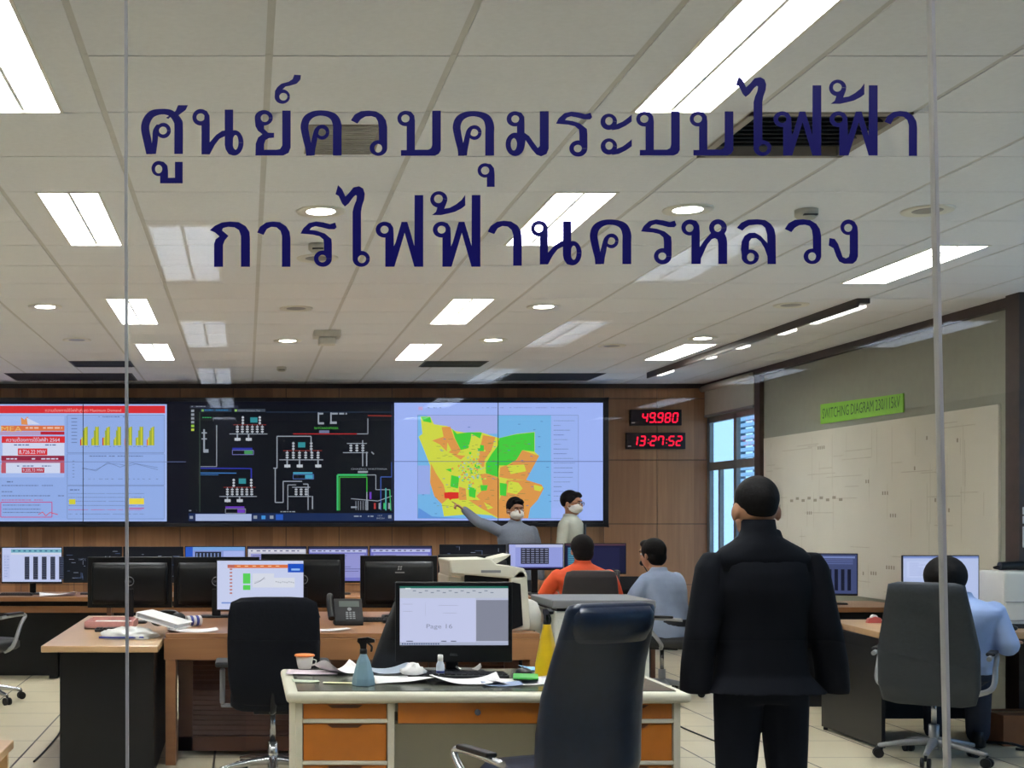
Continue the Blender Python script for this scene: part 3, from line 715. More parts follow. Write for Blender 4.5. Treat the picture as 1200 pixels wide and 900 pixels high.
# ------------------------------------------------------------------ the video wall
VW = 14.72
m_bez = M('videowall_bezel', (14, 15, 28), 0.4, var=0.1)
m_off = E('screen_black', (8, 10, 26), 1.0)
def wall_canvas(Y): return Canvas(lambda u, v, d: (lambda q: (q[0], Y - .002 - d, q[2]))(W(u, v, Y)))
vw = thing('video_wall', 'long black-framed video wall of joined screens on the wood panelling', 'video wall')
v = MB(); p0 = W(-40, 617.5, VW); p1 = W(713, 466, VW)
v.b2(p0[0], p1[0], VW + .012, FY, p0[2], p1[2], m_bez); 
for (a, b, c, d) in ((-40, 713, 466, 470.5), (-40, 713, 613, 617.5), (707.5, 713, 466, 617.5)):
    q0 = W(a, d, VW); q1 = W(b, c, VW); v.b2(q0[0], q1[0], VW - .012, VW + .02, q0[2], q1[2], m_bez)
v.build('bezel', m_bez, vw, .004)
rnd = random.Random(3)
# left picture: peak load dashboard
c = wall_canvas(VW)
LB = S((150, 178, 238)); LB2 = S((168, 192, 246)); RED = S((222, 48, 56)); RD2 = S((190, 40, 60)); ORG = S((226, 120, 74)); WH = S((214, 222, 248)); GRYL = S((112, 134, 184))
YEL = S((214, 210, 60)); YGR = S((160, 176, 60)); TXT = S((90, 110, 160)); PKK = S((196, 90, 150)); GLD = S((235, 190, 110)); SEAM = m_bez
def zx(x): return x / 4.0
def zy(y): return 460 + y / 4.0
def rc(x0, y0, x1, y1, m): c.rect(zx(x0), zy(y0), zx(x1), zy(y1), m)
c.rect(-34, 470.5, 218, 613, m_off)
rc(-130, 55, 782, 604, LB2); rc(-130, 62, 774, 97, RED); c.text('ความต้องการใช้ไฟฟ้าสูงสุด Maximum Demand', zx(212), zy(90), 3.3, S((250, 170, 170)), zx(356))
rc(-130, 105, 770, 598, LB)
rc(-130, 110, 302, 398, LB2); rc(5, 155, 302, 180, ORG); rc(0, 183, 190, 200, S((190, 160, 200))); rc(190, 183, 302, 198, RD2); rc(8, 205, 304, 236, RED); rc(12, 236, 302, 298, WH)
for k in range(2):
    rc(0 + 6, 296 + k * 80, 302, 318 + k * 20, [S((150, 40, 70)), ORG][k])
rc(8, 318, 302, 378, S((196, 90, 110))); rc(28, 330, 282, 378, WH); rc(84, 262, 222, 294, RED); rc(102, 352, 208, 376, RD2)
c.text('MEA', zx(6), zy(183), 6.2, GLD, zx(96)); c.poly([(zx(100), zy(150)), (zx(98), zy(115)), (zx(115), zy(128)), (zx(128), zy(112)), (zx(140), zy(130)), (zx(132), zy(152))], S((230, 150, 90)))
c.poly([(zx(125), zy(118)), (zx(190), zy(150)), (zx(130), zy(150))], WH)
c.scribble(zx(120), zy(162), zx(292), 0, 3.2, S((240, 200, 180)), rnd); c.text('ความต้องการใช้ไฟฟ้า 2564', zx(30), zy(230), 4, WH, zx(250))
c.scribble(zx(30), zy(243), zx(262), 0, 2.2, TXT, rnd); c.text('8,726.22 MW', zx(90), zy(287), 4.6, WH, zx(124)); c.scribble(zx(30), zy(308), zx(280), 0, 2.4, WH, rnd); c.scribble(zx(70), zy(342), zx(240), 0, 2, TXT, rnd)
c.text('9,335.73 MW', zx(107), zy(371), 3.6, WH, zx(96))
c.scribble(zx(8), zy(416), zx(60), 0, 2.2, TXT, rnd)
for (y, x1, m_) in ((434, 250, TXT), (463, 60, TXT), (482, 300, TXT), (502, 200, PKK)): c.scribble(zx(8), zy(y), zx(x1), 0, 1.6, m_, rnd, .9)
c.frame(zx(4), zy(514), zx(244), zy(584), .9, S((206, 60, 130)))
for y in (526, 545, 560): c.scribble(zx(14), zy(y), zx(190), 0, 1.5, TXT, rnd, .9)
c.line([(zx(180), zy(572)), (zx(200), zy(560)), (zx(215), zy(578)), (zx(235), zy(562)), (zx(272), zy(572))], .8, S((220, 60, 70)))
for b in ((316, 106, 770, 282), (316, 288, 770, 434), (316, 438, 770, 592)): c.frame(zx(b[0]), zy(b[1]), zx(b[2]), zy(b[3]), .5, GRYL)
c.scribble(zx(450), zy(112), zx(600), 0, 1.4, TXT, rnd)
for k in range(8): rc(335, 120 + k * 16, 362, 124 + k * 16, GRYL)
for k in range(7):
    x = 376 + k * 52; bw = 6; R1 = S((200, 70, 60))
    for q, (hh, m_) in enumerate(((28 + (k % 3) * 4, [R1, YGR, R1, YGR, ORG, YGR, ORG][k]), (38, YEL), (70, YGR), (82 + (k % 2) * 6, YGR), (86, YEL), (88, YGR))): rc(x + q * bw, 248 - hh, x + q * bw + bw, 248, m_)
c.scribble(zx(380), zy(252), zx(720), 0, 1.0, TXT, rnd, .5)
c.scribble(zx(420), zy(296), zx(670), 0, 1.6, TXT, rnd); c.line([(zx(x), zy(y)) for x, y in ((385, 352), (450, 368), (505, 328), (565, 350), (620, 330), (680, 346), (740, 362))], .6, GRYL); c.line([(zx(x), zy(y)) for x, y in ((385, 358), (450, 362), (505, 334), (560, 336), (600, 345), (640, 334), (740, 352))], .4, TXT)
for k in range(6): rc(340, 320 + k * 15, 350, 323 + k * 15, GRYL)
c.scribble(zx(390), zy(404), zx(750), 0, 1.2, GRYL, rnd, .5)
c.scribble(zx(328), zy(454), zx(376), 0, 2, TXT, rnd, 1)
for y in (472, 490, 508, 528, 548, 568): c.scribble(zx(322), zy(y), zx(675), 0, 1.2, GRYL if y != 548 else PKK, rnd, .95)
rc(325, 500, 355, 524, YEL); rc(606, 496, 676, 524, S((240, 220, 70))); rc(606, 540, 676, 545, PKK)
c.rect(97.3, 474, 98.1, 611, SEAM); c.rect(-34, 541, 218, 541.6, S((110, 128, 180)))
c.build('left_picture', None, vw)
# middle picture: single-line network diagram on black
c = wall_canvas(VW)
def ax(x): return 200 + x / 4.286
def ay(y): return 460 + y / 4.286
c.rect(218, 470.5, 462, 613, m_off); 
D1 = S((10, 14, 24)); LW = S((150, 158, 170)); CY = S((60, 120, 190)); BL = S((40, 50, 170)); GR = S((60, 190, 110)); PU = S((110, 60, 190)); RDd = S((130, 44, 40)); CYN = S((80, 170, 170)); TB = S((22, 42, 86))
def rr(x0, y0, x1, y1, m): c.rect(ax(x0), ay(y0), ax(x1), ay(y1), m)
def ll(pts, w_, m): c.line([(ax(x), ay(y)) for x, y in pts], w_ / 4.286, m)
rr(90, 62, 1118, 604, D1); rr(90, 606, 1118, 645, TB); rr(125, 610, 406, 645, S((170, 186, 226))); rr(96, 66, 340, 78, S((48, 52, 70)))
rr(150, 82, 306, 97, S((44, 60, 84))); rr(318, 82, 476, 97, S((60, 70, 84))); rr(480, 97, 1110, 100, S((34, 56, 84)))
rr(156, 85, 166, 95, S((130, 190, 80))); rr(322, 85, 333, 95, S((150, 200, 90)))
c.scribble(ax(170), ay(86), ax(290), 0, 1.6, S((40, 130, 190)), rnd, .9); c.text('SCADA Operation_Test', ax(338), ay(95), 1.9, LW, 26)
c.scribble(ax(104), ay(68), ax(180), 0, 1.4, LW, rnd)
ll([(146, 97), (146, 600)], 3, S((60, 84, 70)))
for k, m_ in enumerate((LW, LW, LW, LW, S((150, 200, 70)), S((190, 210, 70)))): rr(103, 86 + k * 19, 118, 98 + k * 19, m_)
def station(x, y, nb, up, dn, wdt, pitch=22):
    ll([(x - 20, y), (x + wdt + 20, y)], 4, RDd if up else LW); ll([(x - 40, y + 46), (x + wdt + 26, y + 46)], 4, LW)
    for k in range(nb):
        xx = x + k * wdt / max(1, nb - 1); ll([(xx, y), (xx, y + 46)], 4, LW)
        for yy in (8, 20, 32): rr(xx - 7, y + yy, xx + 7, y + yy + 6, S((190, 196, 205)))
    for (o, l) in up:
        xx = x + o * wdt; ll([(xx, y - l), (xx, y)], 5, LW)
        for q in range(int(l / 14)): rr(xx - 6, y - l + 4 + q * 14, xx + 6, y - l + 11 + q * 14, S((200, 204, 212)))
    for (o, l) in dn:
        xx = x + o * wdt; ll([(xx, y + 46), (xx, y + 46 + l)], 7, LW); rr(xx - 14, y + 44 + l - 14, xx + 16, y + 44 + l, S((190, 196, 205)))
station(335, 162, 6, [(.22, 44), (.9, 44)], [(0, 36), (.45, 36)], 125)
station(285, 476, 6, [(.26, 44), (.98, 44)], [(0, 30), (.5, 30)], 122)
station(585, 292, 6, [(.2, 44), (.78, 44)], [(0, 40), (.4, 40), (1, 40)], 155)
station(905, 256, 3, [], [], 60, 20); station(630, 476, 3, [], [], 50, 20)
ll([(168, 185), (168, 300)], 8, LW); rr(155, 200, 182, 206, LW); rr(155, 230, 182, 236, LW); rr(165, 285, 190, 302, LW)
ll([(742, 100), (742, 155)], 7, LW); ll([(805, 100), (805, 152)], 7, LW); rr(740, 150, 770, 160, LW); rr(800, 146, 834, 158, LW); c.scribble(ax(745), ay(102), ax(885), 0, 3.4, LW, rnd, .8)
c.text('RATCHADAPHISEK', ax(722), ay(184), 2.4, S((80, 190, 70)), zx(112)); rr(746, 190, 796, 204, S((110, 116, 150)))
for (pts, w_, m_) in (([(231, 165), (231, 372)], 4, LW), ([(150, 372), (231, 372)], 3, LW), ([(150, 380), (405, 382), (405, 430)], 6, BL), ([(150, 404), (330, 405)], 5, CY), ([(150, 413), (240, 413)], 3, CY),
                      ([(615, 208), (935, 208)], 5, S((170, 40, 44))), ([(935, 208), (990, 208), (990, 130)], 4, LW), ([(990, 116), (1110, 118)], 6, RDd), ([(705, 300), (705, 220), (534, 220), (534, 380), (515, 380)], 5, LW), ([(525, 380), (525, 552), (565, 552), (565, 446), (660, 446)], 5, LW),
                      ([(615, 292), (615, 250)], 4, LW), ([(588, 590), (588, 464), (630, 464)], 4, LW), ([(665, 460), (690, 460), (690, 590)], 5, LW), ([(712, 520), (712, 585)], 6, LW), ([(964, 240), (964, 370)], 5, LW), ([(984, 298), (984, 370)], 6, LW), ([(1008, 298), (1020, 310)], 6, LW),
                      ([(838, 592), (838, 414), (985, 414)], 9, GR), ([(848, 592), (848, 425), (985, 425), (985, 500)], 5, S((60, 170, 60))), ([(985, 414), (1030, 414), (1030, 488), (1100, 488)], 4, LW), ([(1055, 590), (1055, 424), (1110, 424), (1110, 350)], 5, S((60, 90, 170))), ([(985, 500), (985, 592)], 5, LW),
                      ([(1003, 500), (1003, 535)], 10, PU), ([(905, 533), (1040, 545), (1110, 520)], 4, LW), ([(905, 576), (935, 576)], 8, LW), ([(1100, 488), (1105, 592)], 5, GR), ([(1080, 480), (1080, 592)], 7, CYN), ([(1112, 60), (1112, 600)], 3, S((50, 60, 90)))): ll(pts, w_, m_)
for k in range(6): ll([(930 + k * 12, 545), (930 + k * 12, 590)], 3, LW)
for k in range(4): rr(1020 + k * 24, 555, 1030 + k * 24, 585, [S((170, 60, 60)), LW, GR, LW][k])
for (x, y) in ((342, 432), (640, 250), (400, 125)): rr(x, y, x + 36, y + 26, S((50, 140, 150)))
for (x0, x1, y, m_, m2) in ((310, 410, 278, BL, S((130, 130, 200))), (275, 370, 572, PU, LW), (615, 712, 400, S((70, 160, 190)), S((90, 120, 190)))): rr(x0, y, x1, y + 9, m_); c.frame(ax(x0), ay(y + 12), ax(x1 + 6), ay(y + 34), .6, m2); rr(x0 + 60, y + 14, x1 + 2, y + 32, S((70, 150, 90)) if y < 300 else m_)
c.text('CHAENG WATTANA', ax(905), ay(388), 1.8, LW, zx(170)); rr(940, 394, 990, 404, LW); c.scribble(ax(535), ay(596), ax(625), 0, 2, LW, rnd); c.scribble(ax(160), ay(124), ax(205), 0, 1.5, GR, rnd)
for x in (424, 466, 506): rr(x - 8, 618, x + 10, 634, LW)
rr(528, 612, 564, 640, S((40, 90, 190))); rr(456, 618, 476, 636, S((70, 150, 220))); c.scribble(ax(920), ay(618), ax(1030), 0, 2.6, LW, rnd); c.text('13:27', ax(1040), ay(622), 1.8, LW); c.text('8/4/2564', ax(1034), ay(635), 1.8, LW); rr(1092, 616, 1108, 632, LW); rr(96, 620, 112, 634, LW); c.scribble(ax(92), ay(590), ax(130), 0, 2.4, LW, rnd)
c.build('middle_picture', None, vw)
# right picture: district map
c = wall_canvas(VW)
def mx_(x): return 450 + x / 4.444
def my_(y): return 460 + y / 4.444
def mp(pts, m): c.poly([(mx_(x), my_(y)) for x, y in pts], m)
def mr(x0, y0, x1, y1, m): c.rect(mx_(x0), my_(y0), mx_(x1), my_(y1), m)
SEA = S((120, 186, 238)); SEA2 = S((96, 150, 226)); MY = S((214, 222, 74)); MG = S((72, 208, 66)); MO = S((226, 156, 80)); MR_ = S((222, 52, 44)); LAB = S((160, 184, 248)); MB_ = S((164, 186, 252))
c.rect(462, 472, 706.5, 610, MB_); mr(175, 118, 870, 655, SEA); mr(225, 118, 590, 215, S((168, 180, 240))); mr(175, 380, 240, 530, S((156, 176, 240))); mr(870, 118, 1010, 600, LAB)
c.frame(mx_(175), my_(118), mx_(1012), my_(655), .4, GRYL); mp([(180, 600), (250, 645), (420, 655), (175, 655)], SEA2)
mp([(190, 125), (240, 125), (260, 165), (330, 175), (370, 200), (420, 208), (500, 205), (560, 225), (600, 237), (690, 215), (785, 205), (785, 310), (808, 330), (740, 455), (820, 480), (832, 500), (800, 560), (762, 600), (750, 655), (590, 655), (560, 640), (470, 632), (312, 645), (300, 580), (262, 540), (240, 470), (240, 380), (205, 290), (180, 230), (200, 215)], MY)
for p in ([(300, 180), (345, 178), (362, 230), (400, 300), (380, 325), (330, 310), (290, 270), (250, 250), (310, 230)], [(515, 222), (580, 232), (560, 300), (525, 350), (520, 400), (490, 360), (500, 290)], [(720, 300), (808, 330), (740, 455), (650, 450), (600, 440), (605, 390), (660, 370), (690, 340)],
          [(500, 425), (560, 420), (600, 450), (600, 640), (545, 600), (480, 540), (520, 500)], [(640, 455), (740, 455), (820, 480), (832, 500), (800, 560), (762, 600), (750, 655), (600, 655), (600, 560)], [(245, 370), (270, 420), (310, 480), (330, 555), (300, 580), (262, 540), (240, 470)], [(390, 490), (425, 500), (430, 560), (390, 560)], [(350, 320), (420, 330), (400, 350)], [(440, 560), (600, 560), (600, 655), (500, 600)]): mp(p, MO)
for p in ([(355, 190), (380, 215), (440, 207), (510, 208), (500, 240), (450, 250), (440, 290), (400, 300), (370, 240)], [(600, 237), (690, 217), (783, 207), (783, 308), (720, 300), (690, 350), (640, 380), (600, 380), (592, 440), (530, 420), (530, 370), (560, 320), (590, 280)], [(350, 430), (392, 440), (385, 500), (345, 490)], [(440, 490), (480, 500), (475, 550), (442, 540)], [(500, 482), (540, 482), (535, 510), (505, 512)], [(602, 470), (640, 475), (636, 540), (604, 535)], [(192, 127), (240, 127), (248, 158), (205, 150)], [(480, 270), (520, 275), (520, 305), (490, 305)], [(320, 400), (350, 395), (350, 415)]): mp(p, MG)
for p in ([(640, 380), (730, 375), (740, 410), (660, 425)], [(650, 460), (700, 470), (722, 500), (690, 530), (640, 520)], [(780, 480), (828, 492), (815, 515), (782, 508)], [(455, 215), (500, 240), (500, 290), (445, 290)], [(330, 260), (350, 300), (325, 320)], [(520, 570), (570, 600), (540, 610)]): mp(p, MY)
for k in range(150):
    x, y = rnd.gauss(445, 38), rnd.gauss(395, 48); s_ = rnd.uniform(4, 11); mr(x, y, x + s_, y + s_ * rnd.uniform(.6, 1.3), rnd.choice([S((190, 214, 120)), S((120, 200, 160)), MO, MY, S((150, 196, 220)), MG]))
for k in range(110):
    x, y = rnd.uniform(260, 740), rnd.uniform(240, 600)
    mr(x, y, x + rnd.uniform(8, 26), y + 2, S((120, 140, 80)))
for k in range(34):
    x, y = rnd.uniform(190, 860), rnd.uniform(125, 640); mr(x, y, x + 12, y + 3, S((80, 120, 190)))
mp([(312, 522), (340, 518), (388, 520), (388, 552), (350, 555), (345, 562), (335, 552), (314, 550)], MR_)
for k in range(18): c.scribble(mx_(882), my_(146 + k * 24.5), mx_(rnd.uniform(915, 1000)), 0, 1.1, [GRYL, GRYL, TXT, S((80, 100, 170))][k % 4], rnd, 1)
c.scribble(mx_(210), my_(78), mx_(300), 0, 1.4, GRYL, rnd, .8); c.scribble(mx_(510), my_(78), mx_(1000), 0, 1.4, S((140, 155, 220)), rnd, .8); mr(178, 75, 200, 92, S((200, 170, 220)))
c.rect(582.9, 470.5, 583.7, 613, SEAM); c.rect(462, 540.6, 706.5, 541.2, S((60, 74, 140)))
c.build('right_picture', None, vw)

# LED read-outs
m_led = E('led_red', (255, 24, 60), 1.6)
SEG = {'0': 'abcdef', '1': 'bc', '2': 'abged', '3': 'abgcd', '4': 'fgbc', '5': 'afgcd', '6': 'afgedc', '7': 'abcf', '8': 'abcdefg', '9': 'abcdfg'}
def led(label, x0, y0, x1, y1, txt, dx0, dw, dh, dy):
    t = thing('led_display', label, 'digital display', group='red LED read-outs on the wood wall')
    Y = FY - .06; a = W(x0, y1, Y); b = W(x1, y0, Y)
    v = MB(); v.b2(a[0], b[0], Y, FY, a[2], b[2], M('led_case', (34, 18, 22), .4)); v.build('case', None, t, .004)
    c = wall_canvas(Y); x = dx0
    for ch in txt:
        if ch in '.:':
            if ch == ':': c.rect(x + 1, dy + dh * .3, x + 2.4, dy + dh * .42, m_led); c.rect(x + .6, dy + dh * .68, x + 2, dy + dh * .8, m_led); x += 3.6
            else: c.rect(x - 2.3, dy + dh - 1.0, x - .5, dy + dh + 1.0, m_led); x += .6
            continue
        def P(u, v): return (x + u * dw + (1 - v) * 1.3, dy + v * dh)
        for s_ in SEG[ch]:
            q = {'a': [(0.1, 0), (1, 0)], 'g': [(.1, .5), (.9, .5)], 'd': [(0, 1), (.9, 1)], 'f': [(0, .04), (0, .46)], 'e': [(0, .54), (0, .96)], 'b': [(1, .04), (1, .46)], 'c': [(1, .54), (1, .96)]}[s_]
            c.line([P(*q[0]), P(*q[1])], 1.7, m_led)
        x += dw + 3.3
    c.build('digits', m_led, t)
    c = wall_canvas(Y); c.rect(x0 + 1.3, y1 - 3.6, x0 + 5, y1 - 2.6, S((150, 140, 140))); c.build('badge', None, t)  # badge is no lamp; its brightness is a painted glow
led('red digital read-out showing 49.980 on the wood wall', 739, 480, 799, 498.5, '49.980', 752.5, 5.4, 10.5, 484.2)
led('red digital clock showing 13:27:52 below the other read-out', 734.5, 507, 803.5, 526, '13:27:52', 740.5, 5.6, 10.5, 511.4)

# ------------------------------------------------------------------ diagram board and green sign on the right wall
bd = thing('wall_diagram', 'large cream switching diagram sheet covering the right wall', 'wall diagram')
m_sheet = M('diagram_sheet', (206, 202, 188), 0.7, var=0.03, scale=3)
v = MB(); v.b2(WX - .02, WX - .002, 9.17, 13.32, .80, 2.27, m_sheet); v.build('sheet', m_sheet, bd)
m_line1 = M('diagram_line', (190, 184, 168), 0.7); m_line2 = M('diagram_ink', (150, 142, 126), 0.7)
c = Canvas(lambda u, v, d: (WX - .021 - d, u, v)); rnd = random.Random(11)
for k in range(70):
    y = rnd.uniform(9.3, 13.2); z = rnd.uniform(.85, 2.2)
    if rnd.random() < .5: c.line([(y, z), (min(13.25, y + rnd.uniform(.1, .7)), z)], .008, m_line1)
    else: c.line([(y, z), (y, min(2.22, z + rnd.uniform(.1, .5)))], .008, m_line1)
for k in range(16):
    y = rnd.uniform(9.3, 13.1); z = rnd.uniform(.95, 2.2)
    for q in range(rnd.randint(1, 4)): c.rect(y + q * .04, z, y + q * .04 + .022, z + .03, m_line2)
for q in range(9): c.rect(11.55 + q * .13, 1.62 + .02 * (q % 2), 11.62 + q * .13, 1.645 + .02 * (q % 2), m_line2)
c.build('diagram_lines', None, bd)
gs = thing('green_sign', 'bright green strip reading SWITCHING DIAGRAM 230/115kV above wall diagram', 'sign')
m_gs = M('green_paper', (142, 206, 70), 0.6, var=0.03)
def yat(px): return WX * F / (px - VX)
ya, yb = yat(963), yat(1060)
za0, za1 = Z_(497, ya), Z_(474, ya); zb0, zb1 = Z_(483, yb), Z_(461, yb)
v = MB(); e0 = WX - .012; e1 = WX - .002
v.add([(e0, ya, za0), (e0, yb, zb0), (e0, yb, zb1), (e0, ya, za1), (e1, ya, za0), (e1, yb, zb0), (e1, yb, zb1), (e1, ya, za1)], [(0, 1, 2, 3), (7, 6, 5, 4), (0, 4, 5, 1), (3, 2, 6, 7), (0, 3, 7, 4), (1, 5, 6, 2)], m_gs)
v.build('strip', m_gs, gs)
c = Canvas(lambda u, v, d: (WX - .013 - d, ya + (yb - ya) * u, (za0 + (zb0 - za0) * u) + (za1 - za0) * v))
c.text('SWITCHING DIAGRAM 230/115kV', .03, .25, .52, M('green_ink', (58, 96, 40), .6), .94, down=False); c.build('lettering', None, gs)
# switches on the far right column
sw = thing('wall_switch', 'white switch plates on the dark column at right edge', 'wall switch', (WX - .09, 8.80, 0))
for (z0, z1) in ((1.50, 1.55), (1.44, 1.49), (1.28, 1.42)):
    v = MB(); v.b2(.02, .085, -.012, 0, z0, z1, M('switch_plate', (190, 196, 206), .4)); v.build('plate', None, sw, .003)
# ------------------------------------------------------------------ desks
m_oak = wood_mat('desk_oak', (134, 90, 58), (168, 120, 80), 3.0, False, .35)
m_oak2 = wood_mat('desk_top_wood', (176, 140, 102), (204, 170, 128), 3.0, False, .3)
m_brn = wood_mat('dark_wood', (76, 44, 30), (104, 64, 44), 3.0, False, .45)
m_blk = M('black_plastic', (14, 15, 18), 0.4, var=0.2, spec=.35)
m_blk2 = M('black_plastic_soft', (30, 31, 34), 0.6, var=0.2)
m_chrome = M('polished_metal', (196, 198, 202), 0.22, 0.9, var=0.03)
m_silver = M('silver_plastic', (150, 152, 156), 0.35, 0.4)
m_wht = M('white_plastic', (214, 214, 206), 0.4, var=0.02)
m_wht2 = M('printer_cream', (206, 202, 186), 0.45, var=0.02)
m_paper = M('paper', (226, 224, 222), 0.8, var=0.03)
m_gry = M('grey_plastic', (120, 122, 126), 0.45, var=0.04)

# left desk with black side panel
dk = thing('return_desk', 'black-sided desk with a light wood top at left, papers on it', 'desk')
v = MB(); v.b2(-1.17, -.50, 7.50, 9.75, .712, .75, m_oak2); v.build('desk_top', None, dk, .006)
v = MB(); v.b2(-1.07, -.53, 7.56, 7.585, 0, .712, m_dark); v.build('end_panel', None, dk, .003)
v = MB(); v.b2(-1.14, -1.09, 7.62, 9.70, .55, .712, m_dark); v.build('side_rail', None, dk)
v = MB(); v.b2(-.555, -.53, 7.62, 9.70, 0, .712, m_dark); v.build('side_panel', None, dk)
v = MB(); v.b2(-1.12, -.56, 9.66, 9.70, 0, .712, m_dark); v.build('end_panel', None, dk)
# wood console desk
DZ = .79; DY0, DY1 = 7.86, 9.62; DX0, DX1 = -.52, 1.76
dk = thing('console_desk', 'long orange-brown wood desk with louvred doors behind the white desk', 'desk')
v = MB(); v.b2(DX0 + .04, DX1, DY0, DY1, DZ - .03, DZ, m_oak); v.build('desk_top', None, dk, .004)
v = MB(); v.b2(DX0 + .03, DX1, DY0, DY0 + .03, .63, DZ - .03, m_oak)
v.build('apron', None, dk, .003)
for (a, b) in ((.96, 1.04), (1.12, 1.26), (1.36, 1.52)):
    v = MB(); v.b2(a, b, DY0 - .004, DY0, .665, .72, m_blk); v.build('cable_slot', None, dk, .002)
v = MB(); v.b2(DX0 + .04, DX0 + .10, DY0, DY0 + .22, 0, .63, m_oak); v.build('leg', None, dk)
v = MB(); v.b2(DX1 - .06, DX1, DY0, DY0 + .22, 0, .63, m_oak); v.build('leg', None, dk)
for (a, b) in ((DX0 + .10, .52), (.53, 1.13), (1.14, 1.70)):
    y = 8.19; v = MB(); z0, z1 = .03, .66
    v.b2(a, b, y + .012, y + .03, z0, z1, m_brn)
    for (x0, x1, c_, d_) in ((a, a + .09, z0, z1), (b - .09, b, z0, z1), (a, b, z0, z0 + .09), (a, b, z1 - .07, z1)): v.b2(x0, x1, y - .01, y + .012, c_, d_, m_brn)
    z = z0 + .10
    while z < z1 - .08: v.box(((a + b) / 2, y + .002, z + .012), (b - a - .18, .004, .026), m_brn, T=Matrix.Translation((0, y, z)) @ Matrix.Rotation(R(-28), 4, 'X') @ Matrix.Translation((0, -y, -z))); z += .031
    v.build('louvred_door', m_brn, dk)
v = MB(); v.cyl((.47, 8.16, .1), (.47, 8.18, .1), .012, mat=m_chrome); v.build('lock', None, dk)
v = MB(); v.b2(DX0 + .04, DX1, DY1 - .03, DY1, 0, DZ - .03, m_brn); v.build('back_panel', None, dk)
# white cabinet with grey top
cb = thing('office_cabinet', 'white cabinet with a grey top behind the yellow bottle', 'cabinet')
v = MB(); v.b2(1.88, 2.46, 8.0, 8.55, 0, .91, m_wht); v.build('body', None, cb, .01)
v = MB(); v.b2(1.86, 2.49, 7.97, 8.58, .93, .98, m_gry); v.build('top', None, cb, .008)
v = MB(); v.b2(1.90, 2.42, 8.02, 8.5, .905, .935, m_blk); v.build('plinth', None, cb)
v = MB(); v.b2(1.90, 2.42, 7.992, 8.0, .12, .86, m_wht); v.build('door', None, cb, .003)
v = MB(); v.b2(1.93, 1.95, 7.97, 7.992, .5, .62, m_gry); v.build('handle', None, cb, .003)
# rear operators' desk
dk = thing('operator_desk', 'long rear wood desk carrying the row of bright monitors', 'desk')
v = MB(); v.b2(-3.0, 3.75, 11.95, 12.75, .71, .75, m_oak); v.build('desk_top', None, dk, .004)
v = MB(); v.b2(-3.0, 3.75, 12.05, 12.07, .60, .66, m_oak); v.build('rail', None, dk)
v = MB(); v.b2(-3.0, 3.75, 12.25, 12.29, 0, .71, m_dark); v.build('modesty_panel', None, dk)
for x in (-2.98, -1.25, .5, 2.2, 3.72):
    v = MB(); v.b2(x - .02, x + .02, 12.0, 12.72, 0, .71, m_brn); v.build('leg', None, dk)
# right desk
dk = thing('side_desk', 'desk with a light wood top and dark side panel at right', 'desk')
v = MB(); v.prism([(4.00, 8.30), (5.9, 8.30), (5.9, 8.78), (5.16, 8.78), (5.16, 9.30), (4.10, 9.30)], 'Z', .715, .758, m_oak2); v.build('desk_top', None, dk, .005)
v = MB(); v.b2(4.03, 4.055, 8.33, 9.2, .02, .715, m_dark); v.build('side_panel', None, dk, .002)
v = MB(); v.b2(4.06, 5.15, 9.14, 9.165, .08, .715, m_dark); v.build('modesty_panel', None, dk, .002)
v = MB(); v.b2(5.8, 5.83, 8.4, 8.75, .0, .715, m_dark); v.build('side_panel', None, dk, .002)
for y in (8.37, 9.16):
    v = MB(); v.cyl((4.042, y, 0), (4.042, y, .02), .015, mat=m_blk); v.build('foot', None, dk)
dk = thing('printer_shelf_desk', 'narrow wood-topped black desk under the turned monitor at right', 'desk')
v = MB(); v.b2(4.30, 5.22, 10.2, 10.95, .74, .78, m_oak); v.build('desk_top', None, dk, .004)
v = MB(); v.b2(4.34, 5.18, 10.26, 10.28, 0, .74, m_dark); v.build('front_panel', None, dk, .002)
v = MB(); v.b2(4.34, 4.36, 10.28, 10.9, 0, .74, m_dark); v.build('side_panel', None, dk, .002)
v = MB(); v.b2(5.16, 5.18, 10.28, 10.9, 0, .74, m_dark); v.build('side_panel', None, dk, .002)
bx = thing('cardboard_box', 'brown box on the floor under the desk at right edge', 'box', (5.05, 8.5, 0))
v = MB(); v.b2(-.15, .3, -.0, .3, 0, .2, M('cardboard', (140, 92, 58), .8)); v.build('carton', None, bx, .004)
v = MB(); v.b2(-.15, .3, .13, .17, .2, .203, M('packing_tape', (170, 130, 80), .4)); v.build('tape', None, bx)

